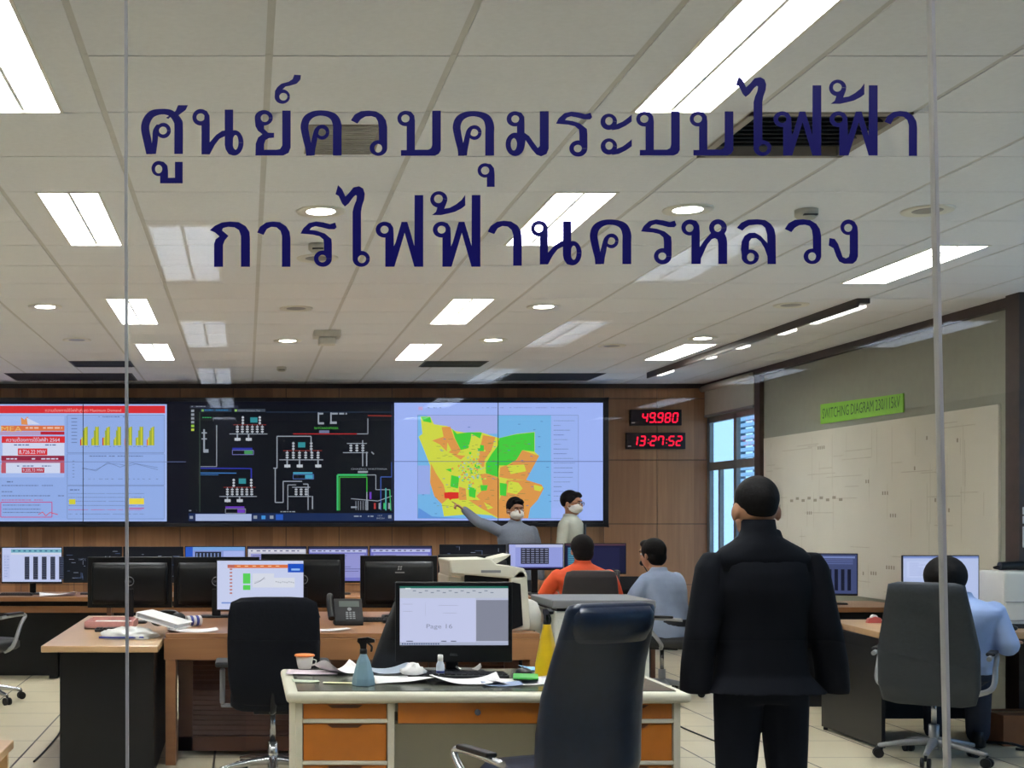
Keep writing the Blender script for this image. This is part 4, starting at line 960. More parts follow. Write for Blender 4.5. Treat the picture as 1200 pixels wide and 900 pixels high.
# white office desk in front
FX0, FX1, FY0, FY1, FZ = .19, 1.86, 5.53, 6.42, .75
m_cde = M('desk_cream', (212, 208, 188), 0.4, var=0.02)
m_or = M('drawer_orange', (190, 112, 34), 0.4, var=0.06)
m_body = M('desk_body_grey', (132, 124, 104), 0.5, var=0.03)
m_pad = M('desk_pad', (92, 94, 82), 0.18, var=0.05)
fd = thing('office_desk', 'cream steel desk with orange drawers and dark glass top in front', 'desk')
v = MB(); v.b2(FX0 - .02, FX1 + .02, FY0, FY1, FZ - .045, FZ - .003, m_cde); v.build('desk_top', None, fd, .018, 4)
v = MB(); v.b2(FX0 + .03, FX1 - .03, FY0 + .06, FY1 - .03, FZ - .003, FZ + .001, m_pad); v.build('glass_pad', None, fd)
for (x0, x1) in ((FX0 + .02, FX0 + .44), (FX1 - .44, FX1 - .02)):
    ped = MB(); y0 = FY0 + .03
    ped.b2(x0, x0 + .03, y0, FY1 - .05, .04, FZ - .045, m_cde); ped.b2(x1 - .03, x1, y0, FY1 - .05, .04, FZ - .045, m_cde)
    ped.b2(x0 + .03, x1 - .03, y0 + .03, FY1 - .05, .04, FZ - .05, m_body)
    for z in (.70, .617, .44, .27): ped.b2(x0 + .03, x1 - .03, y0, y0 + .03, z - .0, z + .017, m_cde)
    ped.build('pedestal', None, fd, .003)
    for (a, b) in ((.634, .698), (.457, .615), (.287, .438), (.06, .268)):
        d = MB(); d.b2(x0 + .034, x1 - .034, y0 + .006, y0 + .03, a, b, m_or); dr = d.build('drawer', None, fd, .003)
        xm = (x0 + x1) / 2; g = MB()
        g.prism([(xm - .075, b - .004), (xm + .075, b - .004), (xm + .055, b - .017), (xm - .055, b - .017)], 'Y', y0 + .001, y0 + .006, M('drawer_grip_brown', (88, 48, 16), .5)); g.build('grip', None, dr)
v = MB(); v.b2(FX0 + .455, FX1 - .455, FY0 + .035, FY0 + .05, .615, .704, m_or); cd = v.build('drawer', None, fd, .003)
v = MB(); v.cyl((.98, FY0 + .02, .664), (.98, FY0 + .035, .664), .013, mat=m_chrome); v.build('lock', None, cd)
v = MB(); v.b2(FX0 + .44, FX1 - .44, FY0 + .34, FY0 + .36, .06, .7, m_cde); v.build('modesty_panel', None, fd)
v = MB(); v.b2(FX0 + .44, FX1 - .44, FY0 + .05, FY0 + .3, .61, .625, m_body); v.build('drawer_tray', None, fd)
# corner of a wooden bench at lower left
bn = thing('wooden_stool', 'corner of a low light wood seat at the lower left', 'stool', (-1.36, 5.75, 0))
v = MB(); v.prism([(-.5, -.5), (.34, -.5), (.36, .05), (-.5, -.35)], 'Z', .44, .475, m_oak2)
v = MB(); v.b2(-.34, .31, -.25, .2, .44, .48, m_oak2); v.build('seat', None, bn, .006)
for (x, y) in ((-.3, -.2), (.27, -.2), (.27, .16), (-.3, .16)):
    v = MB(); v.b2(x - .02, x + .02, y - .02, y + .02, 0, .44, m_oak2); v.build('leg', None, bn)

# ------------------------------------------------------------------ monitors
def rot_canvas(root, w, h, zb, y=-.0):
    """marks in millimetres-free units 0..1 x 0..1 (v down) on the screen face"""
    return Canvas(lambda u, v, d: (-w / 2 + u * w, y - d, zb + h - v * h))
m_led2 = S((200, 214, 250))
def monitor(label, loc, rz, w, h, clear, draw=None, logo='dell', bez=.014, chin=.02, group=None, thick=.03, frame=None, bw=.24):
    t = thing('computer_monitor', label, 'monitor', loc, rz, group); fm = frame or m_blk
    v = MB(); W2 = w / 2 + bez
    v.b2(-W2, W2, 0, thick * .6, clear, clear + h + bez + chin, fm)
    hs = v.build('housing', None, t, .004)
    v = MB(); v.loft([(0, thick * .6 + .012, clear + h * .08, w * .46, .012), (0, thick * .6 + .014, clear + h * .2, w * .47, .022), (0, thick * .6 + .014, clear + h * .85, w * .47, .022), (0, thick * .6 + .012, clear + h * .98, w * .46, .012)], fm, e=5)
    v.build('back_cover', None, t)
    if draw:
        c = rot_canvas(t, w, h, clear + chin, -.0006); draw(c); c.build('screen', None, t)
    else:
        c = rot_canvas(t, w, h, clear + chin, -.0006); c.rect(0, 0, 1, 1, M('screen_glass', (10, 12, 18), .15)); c.build('screen', None, t)
    v = MB(); v.b2(-.03, .03, thick * .6 + .036, thick * .6 + .06, .01, clear + h * .42, fm); v.build('stand', None, t, .006)
    v = MB(); v.loft([(0, thick * .6 + .02, 0, bw / 2, .09), (0, thick * .6 + .02, .012, bw / 2 - .004, .086)], fm, e=5); v.build('base', None, t)
    if logo == 'dell':
        v = MB(); zc = clear + h * .58; yb = thick * .6 + .038; r = .03
        pts = [(r * math.cos(2 * PI * k / 20), yb, zc + r * math.sin(2 * PI * k / 20)) for k in range(21)]
        v.tube(pts, .003, m_silver, 6, smooth_pts=False)
        cc = Canvas(lambda a, b, d: (-a, yb + .001, b)); cc.text('DELL', -.018, zc - .006, .012, m_silver, .036, down=False)
        v.v, off = v.v, len(v.v)
        v.add(cc.v, cc.f, m_silver); v.build('logo', None, t)
    if logo == 'front':
        cc = Canvas(lambda a, b, d: (a, -.001, b)); cc.text('DELL', -.018, clear + chin * .38, .011, m_silver, .036, down=False); cc.build('logo', None, t)
    if logo == 'hp':
        yb = thick * .6 + .037; zc = clear + h * .8; cc = Canvas(lambda a, b, d: (-a, yb + .001, b)); g = M('logo_grey', (150, 150, 150), .4)
        for k in range(2):
            for q in range(2): cc.poly([(-.014 + k * .016 + q * .003, zc + q * .016), (-.002 + k * .016 + q * .003, zc + q * .016 + .002), (k * .016 + q * .003, zc + q * .016 + .014), (-.012 + k * .016 + q * .003, zc + q * .016 + .012)], g)
        cc.rect(-.03, zc - .02, .035, zc - .012, g); cc.build('logo', None, t)
    return t
rnd = random.Random(21)
def win(c, x0, y0, x1, y1, base, bars=6, ink=(80, 90, 130)):
    c.rect(x0, y0, x1, y1, S(base))
    for k in range(bars):
        y = y0 + (y1 - y0) * (k + .6) / (bars + .4); x = x0 + .02
        while x < x1 - .03:
            l = rnd.uniform(.01, .05)
            c.rect(x, y, min(x + l, x1 - .01), y + .012, S(ink)); x += l + rnd.uniform(.008, .03)
def scr_page(c):      # text editor showing 'Page 16'
    c.rect(0, 0, 1, 1, S((190, 196, 222))); c.rect(0, 0, 1, .035, S((36, 110, 96))); c.rect(0, .035, 1, .20, S((196, 202, 214)))
    for k in range(14): c.rect(.12 + k * .055, .07 + .03 * (k % 2), .15 + k * .055, .085 + .03 * (k % 2), S((130, 140, 160)))
    c.rect(0.05, .03, .10, .05, S((230, 240, 240)))
    c.rect(0, .2, .70, .95, S((202, 208, 242))); c.rect(.705, .235, 1, .93, S((136, 140, 158)))
    for (x0, y, x1) in ((.36, .32, .53), (.40, .45, .52), (.03, .30, .12), (.03, .42, .12)):
        x = x0
        while x < x1: c.rect(x, y, x + .012, y + .008, S((150, 156, 190))); x += .018
    c.line([(.235, .28), (.235, .5)], .002, S((170, 176, 210)))
    c.text('Page 16', .245, .715, .075, S((140, 146, 176)), .24)
    c.rect(0, .95, 1, 1, S((176, 184, 210))); 
    for k in range(16): c.rect(.02 + k * .022, .965, .032 + k * .022, .99, S((60, 80, 130)))
    for (a, b) in ((.06, .12), (.38, .43), (.47, .52)): c.rect(a, .925, b, .94, S((90, 96, 120)))
def scr_web(c):
    c.rect(0, 0, 1, 1, S((206, 214, 246))); c.rect(.12, .08, .84, .15, S((226, 120, 70))); c.rect(.82, .06, 1, .24, S((30, 84, 200))); c.rect(.86, .16, .96, .2, S((150, 190, 250)))
    for k in range(7): c.rect(.14 + k * .09, .10, .18 + k * .09, .12, S((250, 200, 160)))
    for k in range(8): c.rect(.145, .16 + k * .07, .175, .19 + k * .07, S((190, 120, 110)))
    c.rect(.12, .08, .2, .14, S((190, 110, 100)))
    c.rect(.30, .26, .385, .47, S((90, 214, 90))); c.rect(.30, .5, .385, .6, S((90, 214, 90)))
    c.rect(.41, .26, .66, .55, S((222, 226, 240))); c.line([(.43, .47), (.50, .42), (.55, .34)], .008, S((120, 126, 150))); c.line([(.43, .44), (.56, .37)], .004, S((120, 126, 150)))
    c.rect(.66, .35, .9, .55, S((224, 228, 240))); 
    for k in range(9): c.rect(.68 + k * .025, .42 + .01 * (k % 3), .69 + k * .025, .44 + .01 * (k % 3), S((120, 130, 150)))
    c.rect(.05, .85, .3, .88, S((120, 150, 220)))
def scr_table(c):
    c.rect(0, 0, 1, 1, S((198, 208, 246))); c.rect(.15, .04, 1, .14, S((120, 180, 200))); c.rect(.15, .15, 1, .2, S((214, 222, 240)))
    for k in range(9): c.rect(.18 + k * .09, .07, .22 + k * .09, .11, S((60, 110, 150)))
    for k in range(5):
        x = .38 + k * .145
        c.rect(x, .26, x + .08, .93, S((34, 40, 60)))
        for q in range(14): c.rect(x + .005, .275 + q * .047, x + .075, .28 + q * .047, S((140, 150, 180)))
    win(c, .02, .2, .13, .9, (188, 198, 240), 8, (130, 150, 210))
def scr_dark(seed, ink=((150, 160, 180), (90, 110, 150))):
    def f(c):
        r = random.Random(seed); c.rect(0, 0, 1, 1, S((10, 14, 24)))
        for k in range(22):
            x, y = r.uniform(.03, .9), r.uniform(.03, .93)
            if r.random() < .5: c.rect(x, y, min(.98, x + r.uniform(.02, .12)), y + .012, S(r.choice(ink)))
            else: c.rect(x, y, x + .006, min(.97, y + r.uniform(.05, .2)), S(r.choice(ink)))
    return f
def scr_h(c):
    scr_dark(5)(c); c.text('H', .72, .42, .16, S((170, 176, 190)), .09); c.text('WTK', .25, .4, .08, S((90, 100, 120)), .14); c.line([(.5, .3), (.6, .8)], .03, S((110, 114, 124)))
def scr_grid(c):
    c.rect(0, 0, 1, 1, S((150, 160, 226))); c.rect(0, 0, 1, .12, S((190, 196, 236))); c.rect(.0, 0, .12, .95, S((44, 100, 210)) if False else S((170, 178, 236)))
    c.rect(.22, .15, .74, .82, S((28, 30, 44)))
    for k in range(7):
        for q in range(6): c.rect(.24 + q * .085, .19 + k * .09, .30 + q * .085, .225 + k * .09, S((150, 156, 190)))
    c.rect(0, .95, 1, 1, S((60, 60, 120)))
def scr_blue(seed, base=(118, 120, 200), top=(190, 196, 230)):
    def f(c):
        r = random.Random(seed); c.rect(0, 0, 1, 1, S(base)); c.rect(0, 0, 1, .06, S((40, 44, 80))); c.rect(.02, .08, .98, .16, S(top))
        for k in range(9): c.rect(.05 + k * .1, .1, .05 + k * .1 + r.uniform(.03, .07), .13, S((80, 80, 130)))
        c.rect(.05, .2, .95, .9, S((150, 152, 214)))
        for k in range(10): c.rect(.08, .25 + k * .065, .08 + r.uniform(.2, .8), .265 + k * .065, S((80, 84, 140)))
    return f
def scr_task(c):
    c.rect(0, 0, 1, 1, S((140, 156, 220))); c.rect(0, 0, .12, .9, S((40, 90, 200))); c.rect(.12, 0, 1, .1, S((120, 170, 230)))
    c.rect(.16, .14, .6, .9, S((30, 36, 56)))
    for q in range(7): c.rect(.18 + q * .06, .18, .20 + q * .06, .86, S((130, 150, 200)))
    c.rect(.64, .12, .98, .9, S((170, 184, 240)))
def scr_teal(c):
    c.rect(0, 0, 1, 1, S((20, 22, 52))); c.rect(.04, .12, .2, .95, S((50, 90, 130))); c.rect(.24, .12, .9, .9, S((28, 30, 66)))
    for k in range(12): c.rect(.05, .15 + k * .065, .19, .17 + k * .065, S((90, 170, 180)))
    c.rect(.0, 0, 1, .05, S((90, 60, 70)))
def scr_doc(c):
    c.rect(0, 0, 1, 1, S((186, 200, 240))); c.rect(0, 0, 1, .05, S((130, 150, 210))); c.rect(.05, .12, .5, .5, S((196, 208, 246)))
    for k in range(8): c.rect(.08, .16 + k * .04, .08 + rnd.uniform(.1, .3), .168 + k * .04, S((140, 158, 214)))
def scr_bars(c):
    c.rect(0, 0, 1, 1, S((66, 76, 118))); c.rect(.04, .05, .96, .1, S((120, 136, 190)))
    for k in range(3): c.rect(.06, .13 + k * .05, .92, .15 + k * .05, S((100, 112, 164)))
    for k in range(4): c.rect(.42 + k * .13, .38, .49 + k * .13, .92, S((20, 24, 44)))
    c.rect(.05, .3, .35, .9, S((76, 86, 130)))

# on the white desk
YM = 6.22
monitor('big black monitor showing a page on the cream desk', ((X_(532, YM)), YM, FZ), 0, 127 * YM / F, 69 * YM / F, (Z_(776, YM) - FZ), scr_page, 'front', bez=.020, chin=20 * YM / F, bw=.3)
# the bright web page monitor on the console desk
YM = 8.55
monitor('monitor with bright web page behind the black fabric chair', (X_(305, YM), YM, DZ), 0, 101 * YM / F, 57 * YM / F, .085, scr_web, None, bez=.006, chin=.008)
# row of monitors seen from behind
YB = 9.15
def back_row(x0, x1, ytop, label, logo='dell', zd=DZ, dy=0, tilt=0):
    Y = YB + dy; wv = (x1 - x0) * Y / F; hh = Z_(ytop, Y) - Z_(712, Y)
    return monitor(label, (X_((x0 + x1) / 2, Y), Y, zd), PI + tilt, wv - .028, hh - .034, Z_(712, Y) - zd, None, logo, group='monitors seen from behind')
back_row(103, 202, 652.5, 'black monitor seen from behind, leftmost, over the papers', zd=.75)
back_row(203.5, 304, 652.5, 'black monitor seen from behind, left of the web page monitor', dy=.0)
back_row(306, 404, 649, 'black monitor seen from behind, right of the web page monitor')
back_row(422, 512, 651, 'black monitor seen from behind with a small grey mark, beside the desk phone', 'hp')
back_row(513, 598, 650, 'black monitor seen from behind, half hidden by the printer', dy=.12)
# operators' row
YO = 12.35
def op(x0, x1, ytop, ybot, draw, label):
    wv = (x1 - x0) * YO / F; hv = (ybot - ytop) * YO / F
    return monitor(label, (X_((x0 + x1) / 2, YO), YO, .75), 0, wv - .016, hv - .03, Z_(ybot, YO) - .75, draw, None, bez=.008, chin=.018, group='bright monitors on the rear desk', thick=.03)
op(1.5, 73, 640.5, 684, scr_table, 'rear monitor with a white table, leftmost')
op(-72, 0, 640.5, 684, scr_dark(9), 'rear monitor at left frame edge')
op(74, 143, 640, 683, scr_h, 'dark rear monitor with pale letters, second from the left')
op(144.5, 215, 640, 683, scr_dark(6), 'dark rear monitor, third from the left')
op(216.5, 288, 639.5, 683, scr_task, 'rear monitor with a blue side bar, fourth from the left')
op(289.5, 359.5, 639.5, 683, scr_blue(1, (196, 196, 214), (220, 220, 230)), 'rear monitor with a pale page, fifth from the left')
op(361, 431.5, 639.5, 683, scr_blue(2), 'rear monitor with a violet page, above the desk phone')
op(433, 506.5, 639, 683, scr_blue(3, (110, 112, 200)), 'rear monitor with violet page, above the grey-marked one')
op(515, 593, 637.5, 681, scr_dark(8), 'dark rear monitor behind the pointing man')
op(595.5, 660.5, 636.5, 668, scr_grid, 'rear monitor with a black grid, left of the orange-shirted person')
op(661.5, 734, 636, 673, scr_teal, 'dark rear monitor with teal column behind the orange-shirted person')
# right side
YM = 10.55
monitor('turned monitor with dark bars beside the man in the suit', (X_(975, YM), YM, .78), R(-14), .37, .315, Z_(697, YM) - .78 - .006, scr_bars, None, bez=.008, chin=.016)
YM = 8.95
monitor('bright monitor in front of the seated person in blue', (X_(1102.5, YM), YM, .758), 0, 88 * YM / F, 50 * YM / F, Z_(707, YM) - .758, scr_doc, None, bez=.007, chin=.03)

# ------------------------------------------------------------------ printer on the console desk
def xz(px, py, Y): return X_(px, Y), Z_(py, Y)
PY0 = 8.02
pr = thing('laser_printer', 'cream and black multifunction printer on the console desk', 'printer')
xa = X_(526, PY0); xb = X_(624, PY0); zt = Z_(660, PY0)
v = MB(); v.b2(xa, xb - .1, PY0 + .04, PY0 + .46, DZ, 1.13, m_wht2); v.build('body', None, pr, .012)
v = MB(); pts = [(600, 676), (612, 668), (618, 690), (622, 740), (600, 741)]
v.prism([(X_(a, PY0), Z_(b, PY0)) for a, b in [(597, 678), (606, 668), (617, 672), (621, 738), (598, 741)]], 'Y', PY0 - .02, PY0 + .42, m_wht2); v.build('side_cover', None, pr, .012)
v = MB(); v.prism([(X_(a, PY0 - .03), Z_(b, PY0 - .03)) for a, b in [(600, 682), (610, 684), (613, 733), (600, 738)]], 'Y', PY0 - .03, PY0 - .02, m_blk); v.build('side_window', None, pr, .003)
v = MB(); v.b2(xa, xa + .1, PY0, PY0 + .4, 1.12, 1.225, m_wht2); v.build('scanner_arm', None, pr, .012)
v = MB(); v.prism([(X_(525, PY0), Z_(656, PY0)), (X_(575, PY0), Z_(655, PY0)), (X_(582, PY0), Z_(662, PY0)), (X_(614, PY0), Z_(666, PY0)), (X_(618, PY0), Z_(676, PY0)), (X_(600, PY0), Z_(678, PY0)), (X_(528, PY0), Z_(672, PY0))], 'Y', PY0 - .02, PY0 + .44, m_wht2); v.build('scanner_lid', None, pr, .01)
v = MB(); v.prism([(X_(576, PY0), Z_(661, PY0)), (X_(582, PY0), Z_(655, PY0)), (X_(603, PY0), Z_(650, PY0)), (X_(597, PY0), Z_(655, PY0)), (X_(584, PY0), Z_(662, PY0))], 'Y', PY0 + .1, PY0 + .36, m_wht2); v.build('paper_feeder', None, pr, .004)
v = MB(); v.b2(xa + .1, xb - .13, PY0 + .02, PY0 + .35, 1.085, 1.13, m_blk); v.build('output_slot', None, pr, .006)
v = MB(); v.b2(X_(563, PY0), X_(586, PY0), PY0 - .024, PY0 - .02, Z_(671, PY0), Z_(668, PY0), m_gry); v.build('control_panel', None, pr)
v = MB(); v.loft([(X_(628, PY0), PY0 + .2, DZ, .06, .17), (X_(628, PY0), PY0 + .2, DZ + .1, .058, .165), (X_(626, PY0), PY0 + .2, DZ + .165, .045, .15), (X_(624, PY0), PY0 + .2, DZ + .18, .03, .13)], m_wht, e=3.5); v.build('paper_tray', None, pr)

# ------------------------------------------------------------------ small things
def desk_phone(label, loc, rz, k=1.0):
    t = thing('desk_phone', label, 'telephone', loc, rz)
    pf = [(-.09, 0), (.09, 0), (.09, .17), (.07, .19), (-.07, .0)]
    v = MB(); v.prism([(-.08, 0), (.07, 0), (.07, .155), (.045, .165), (-.08, .03)], 'X', -.055, .13, m_blk2); v.build('body', None, t, .006)
    T = Matrix.Translation((0, -.02, .088)) @ Matrix.Rotation(R(47), 4, 'X')
    c = Canvas(lambda a, b, d: tuple(T @ Vector((a, b, .006 + d)))); g = M('phone_key', (150, 154, 158), .4)
    c.rect(-.02, .03, .11, .078, M('phone_display', (96, 104, 100), .3))
    for i in range(3):
        for j in range(4): c.rect(.02 + i * .022, -.07 + j * .016, .036 + i * .022, -.06 + j * .016, g)
    for k_ in range(16): a0, a1 = 2 * PI * k_ / 16, 2 * PI * (k_ + 1) / 16; c.poly([(.045, .01), (.045 + .014 * math.cos(a0), .01 + .014 * math.sin(a0)), (.045 + .014 * math.cos(a1), .01 + .014 * math.sin(a1))], g)
    c.build('keypad', None, t)
    v = MB(); v.tube([(-.075, -.10, .045), (-.08, -.04, .10), (-.08, .03, .165), (-.075, .06, .18)], [.02, .014, .022], m_blk, 10); v.build('handset', None, t)
    return t
desk_phone('black desk phone with silver keys beside the fabric chair', (X_(401, 8.5), 8.5, DZ), 0)
desk_phone('black desk phone in front of the white box at right edge', (4.77, 8.66, .758), R(30))
t = thing('paging_console', 'black radio console with cords on the rear desk beside the orange-shirted person', 'radio console', (X_(742, 12.1), 12.15, .75))
v = MB(); v.prism([(-.1, 0), (.1, 0), (.1, .16), (.02, .18), (-.1, .06)], 'X', -.14, .12, M('console_black', (16, 17, 20), .85, spec=.1)); v.build('body', None, t, .01)
v = MB(); v.tube([(-.15, -.1, .04), (-.14, 0, .14), (-.12, .06, .22)], [.03, .02, .03], m_blk2); v.build('handset', None, t)
v = MB(); v.tube([(.1, -.08, .1), (.16, -.12, .05), (.2, -.1, .12), (.22, -.02, .02)], .008, m_blk2); v.build('cord', None, t)
t = thing('gooseneck_microphone', 'thin black gooseneck microphone standing on the rear desk', 'microphone', (X_(770, 12.1), 12.2, .75))
v = MB(); v.lathe([(0, 0), (.05, 0), (.045, .02), (.015, .03), (0, .03)], mat=m_blk); v.build('base', None, t)
v = MB(); v.tube([(0, 0, .03), (-.02, 0, .15), (-.06, 0, .22), (-.10, 0, .29)], .005, m_blk, 6); v.build('neck', None, t)
v = MB(); v.ell((-.108, 0, .30), (.024, .024, .026), m_blk); v.build('capsule', None, t)
# head-set and box things on the console desk
t = thing('headset', 'black headset lying on the console desk by the plastic bag', 'headset', (X_(197, 8.35), 8.35, DZ))
for x in (-.065, .065):
    v = MB(); v.ell((x, 0, .045), (.05, .04, .045), m_blk); v.build('ear_cup', None, t)
v = MB(); v.tube([(-.07, 0, .06), (-.05, .05, .085), (0, .07, .09), (.05, .05, .085), (.07, 0, .06)], .009, m_blk); v.build('headband', None, t)
t = thing('document_tray', 'pink tray holding papers at the back of left desk', 'tray', (X_(132, 8.85), 8.8, .75))
v = MB(); v.b2(-.16, .16, -.2, .2, 0, .012, M('pink_plastic', (206, 150, 146), .5)); 
for (a, b, c_, d_) in ((-.16, .16, -.2, -.19), (-.16, .16, .19, .2), (-.16, -.15, -.2, .2), (.15, .16, -.2, .2)): v.b2(a, b, c_, d_, 0, .05, M('pink_plastic', (206, 150, 146), .5))
v.build('tray', None, t, .002)
v = MB(); v.b2(-.12, .12, -.17, .15, .013, .03, m_paper); v.build('paper', None, t)
t = thing('keyboard', 'dark keyboard in front of the pink tray on left desk', 'keyboard', (X_(140, 8.5), 8.45, .75), R(3))
v = MB(); v.b2(-.15, .15, -.06, .06, 0, .018, m_blk2); v.build('body', None, t, .004)
v = MB()
for i in range(13):
    for j in range(4): v.b2(-.14 + i * .0216, -.122 + i * .0216, -.05 + j * .025, -.03 + j * .025, .018, .024, m_blk)
v.build('keys', m_blk, t); kbL = t
rnd = random.Random(5)
def sheet(name, label, cat, loc, rz, sx, sy, amp, mat, n=14, group=None, thick=.0015, seed=1, fold=0):
    r = random.Random(seed); ph = [r.uniform(0, 6) for _ in range(4)]
    t = thing(name, label, cat, loc, rz, group); v = MB(); vs = []; fs = []
    def hgt(u, w_): 
        e = (abs(u - .5) * 2) ** 2
        return amp * (.5 + .28 * math.sin(u * 5 + ph[0]) + .22 * math.sin(w_ * 4 + ph[1] + u * 3)) * (.35 + e)
    for lay in (1, 0):
        for i in range(n + 1):
            for j in range(n + 1):
                u, w_ = i / n, j / n; z = max(0, hgt(u, w_)) + .001
                vs.append(((u - .5) * sx, (w_ - .5) * sy, z + thick * lay))
    N = (n + 1) ** 2
    for i in range(n):
        for j in range(n):
            a = i * (n + 1) + j; fs.append((a, a + n + 1, a + n + 2, a + 1)); fs.append((N + a, N + a + 1, N + a + n + 2, N + a + n + 1))
    for i in range(n):
        for (a, b) in ((i, i + 1), (n * (n + 1) + i, n * (n + 1) + i + 1), (i * (n + 1), (i + 1) * (n + 1)), (i * (n + 1) + n, (i + 1) * (n + 1) + n)): fs.append((a, b, N + b, N + a))
    v.add(vs, fs, mat, True); o = v.build('page', None, t); return t
# papers on the left desk
t = thing('plastic_bag', 'crumpled white plastic bag with blue print lying on the left desk', 'bag', (X_(152, 8.05), 8.0, .75))
r_ = random.Random(8); v = MB(); rings = []
vs = []; n = 26; k2 = 10
for i in range(k2 + 1):
    th = PI * i / k2 / 2
    for k in range(n):
        a = 2 * PI * k / n; q = 1 + .10 * math.sin(5 * a + i) + .08 * r_.uniform(-1, 1)
        vs.append((.17 * math.cos(th) ** .7 * math.cos(a) * q, .15 * math.cos(th) ** .7 * math.sin(a) * q, .062 * math.sin(th) * (1 + .15 * r_.uniform(-1, 1))))
fs = [(i * n + k, i * n + (k + 1) % n, (i + 1) * n + (k + 1) % n, (i + 1) * n + k) for i in range(k2) for k in range(n)] + [tuple(range(n - 1, -1, -1))]
v.add(vs, fs, M('bag_plastic', (206, 206, 200), .3, var=.05), True); v.build('bag', None, t)
v = MB(); v.tube([(-.17, -.1, .012), (-.1, -.14, .014), (0, -.15, .015), (.1, -.13, .014)], .006, M('blue_print', (60, 70, 150), .4)); v.build('printed_edge', None, t)
t = thing('ring_binder', 'white ring binder leaning on the plastic bag', 'binder', (X_(196, 8.15), 8.1, .83), R(-20))
T = Matrix.Rotation(R(14), 4, 'Y')
v = MB(); v.b2(-.16, .12, -.12, .12, .03, .036, m_paper, T=T); v.b2(-.16, .12, -.12, .12, -.0, .006, m_paper, T=T); v.b2(-.165, -.155, -.12, .12, 0, .036, m_paper, T=T); v.build('cover', None, t, .002)
v = MB(); v.b2(-.15, .10, -.11, .11, .006, .03, M('paper_edge', (196, 196, 200), .8, scale=200), T=T); v.build('pages', None, t)
t = sheet('paper_sheet', 'white sheet hanging over the console desk beside the bag', 'paper', (X_(225, 8.0), 8.0, DZ), R(8), .30, .2, .02, m_paper, seed=3)
t = thing('blue_roll', 'small roll with blue print beside the white binder', 'roll', (X_(226, 8.3), 8.36, DZ + .035), R(30))
v = MB(); v.cyl((-.05, 0, 0), (.05, 0, 0), .033, mat=m_paper); v.build('roll', None, t)
v = MB(); v.cyl((-.03, 0, 0), (-.01, 0, 0), .0338, mat=M('blue_print', (60, 70, 150), .4), caps=False); v.cyl((.01, 0, 0), (.03, 0, 0), .0338, mat=M('blue_print', (60, 70, 150), .4), caps=False); v.build('print', None, t)
sheet('paper_sheet', 'white sheet in front of the black desk phone', 'paper', (X_(384, 8.05), 8.05, DZ), R(4), .26, .14, .012, m_paper, seed=5)
sheet('paper_sheet', 'white sheet on the rear desk at the left under the table monitor', 'paper', (X_(68, 12.15), 12.15, .75), R(10), .34, .22, .05, m_paper, seed=6)
t = thing('mouse', 'black mouse on the console desk left of the grey-marked monitor', 'mouse', (X_(452, 8.7), 8.6, DZ))
v = MB(); v.ell((0, 0, .015), (.035, .055, .02), m_blk); v.build('shell', None, t); v = MB(); v.cyl((-.004, .03, .034), (.004, .03, .034), .006, mat=m_gry); v.build('wheel', None, t)
for (px, Y, lab) in ((150, 8.95, None), (430, 8.75, 'black keyboard on the console desk beside the phone'), (20, 12.2, 'black keyboard on the rear desk at the far left'), (640, 12.15, 'black keyboard on the rear desk by the orange-shirted person')):
    if lab: dup(kbL, (X_(px, Y), Y, DZ if Y < 10 else .75), 0, lab)

# on the white desk
def GD(px, py, z=FZ + .001):          # a point on the white desk's top
    Y = ydepth(py, z); return (X_(px, Y), Y, z)
def trigger_bottle(label, loc, prof, mat, sides=None, capm=None, hh=.0, tz=0.0, rz=0):
    t = thing('spray_bottle', label, 'bottle', loc, rz)
    v = MB(); v.lathe(prof, mat=mat, sides=sides, n=28); v.build('bottle', None, t, .004 if sides else 0)
    z = prof[-1][1]; v = MB(); v.cyl((0, 0, z - .002), (0, 0, z + .02), .017, .016, m_blk); v.build('collar', None, t)
    v = MB(); v.prism([(-.012, z + .018), (.012, z + .018), (.016, z + .04), (.028, z + .052), (.024, z + .066), (-.02, z + .072), (-.05, z + .062), (-.05, z + .05), (-.015, z + .044)], 'Y', -.011, .011, m_blk); hd = v.build('spray_head', None, t, .003)
    v = MB(); v.tube([(-.02, 0, z + .046), (-.036, 0, z + .03), (-.034, 0, z + .008)], .005, m_blk, 8); v.build('trigger', None, t)
    return t
g = GD(426, 803); trigger_bottle('pale blue faceted spray bottle with a black trigger head', g, [(0.0, 0), (.052, 0), (.05, .03), (.030, .105), (.016, .135), (.014, .14)], M('blue_bottle', (132, 166, 180), .3), sides=6, rz=R(170))
YY = 5.98; g = (X_(641, YY), YY, FZ + .001); trigger_bottle('tall yellow spray bottle with a black nozzle on the cream desk', g, [(0, 0), (.050, 0), (.055, .012), (.053, .07), (.036, .16), (.020, .235), (.017, .25)], M('yellow_bottle', (226, 184, 22), .3), rz=R(100))
g = GD(516, 795); t = thing('sanitizer_bottle', 'small white pump bottle in front of the big monitor', 'bottle', g)
v = MB(); v.lathe([(0, 0), (.0175, 0), (.019, .006), (.019, .062), (.014, .074), (.011, .08)], mat=M('bottle_white', (196, 204, 216), .3)); v.build('bottle', None, t)
v = MB(); v.lathe([(.0, .079), (.013, .079), (.0125, .108), (.0, .110)], mat=m_wht); v.build('cap', None, t)
v = MB(); v.lathe([(.0194, .026), (.0194, .036)], mat=M('label_blue', (40, 60, 140), .4)); v.build('label_band', None, t)
g = GD(357, 786); t = thing('paper_cup', 'white paper cup with an orange lid on papers on the cream desk', 'cup', (g[0], g[1], FZ + .012))
v = MB(); v.lathe([(0, 0), (.03, 0), (.036, .02), (.042, .058), (.0405, .058), (.03, .01), (0, .008)], mat=m_wht); v.build('cup', None, t)
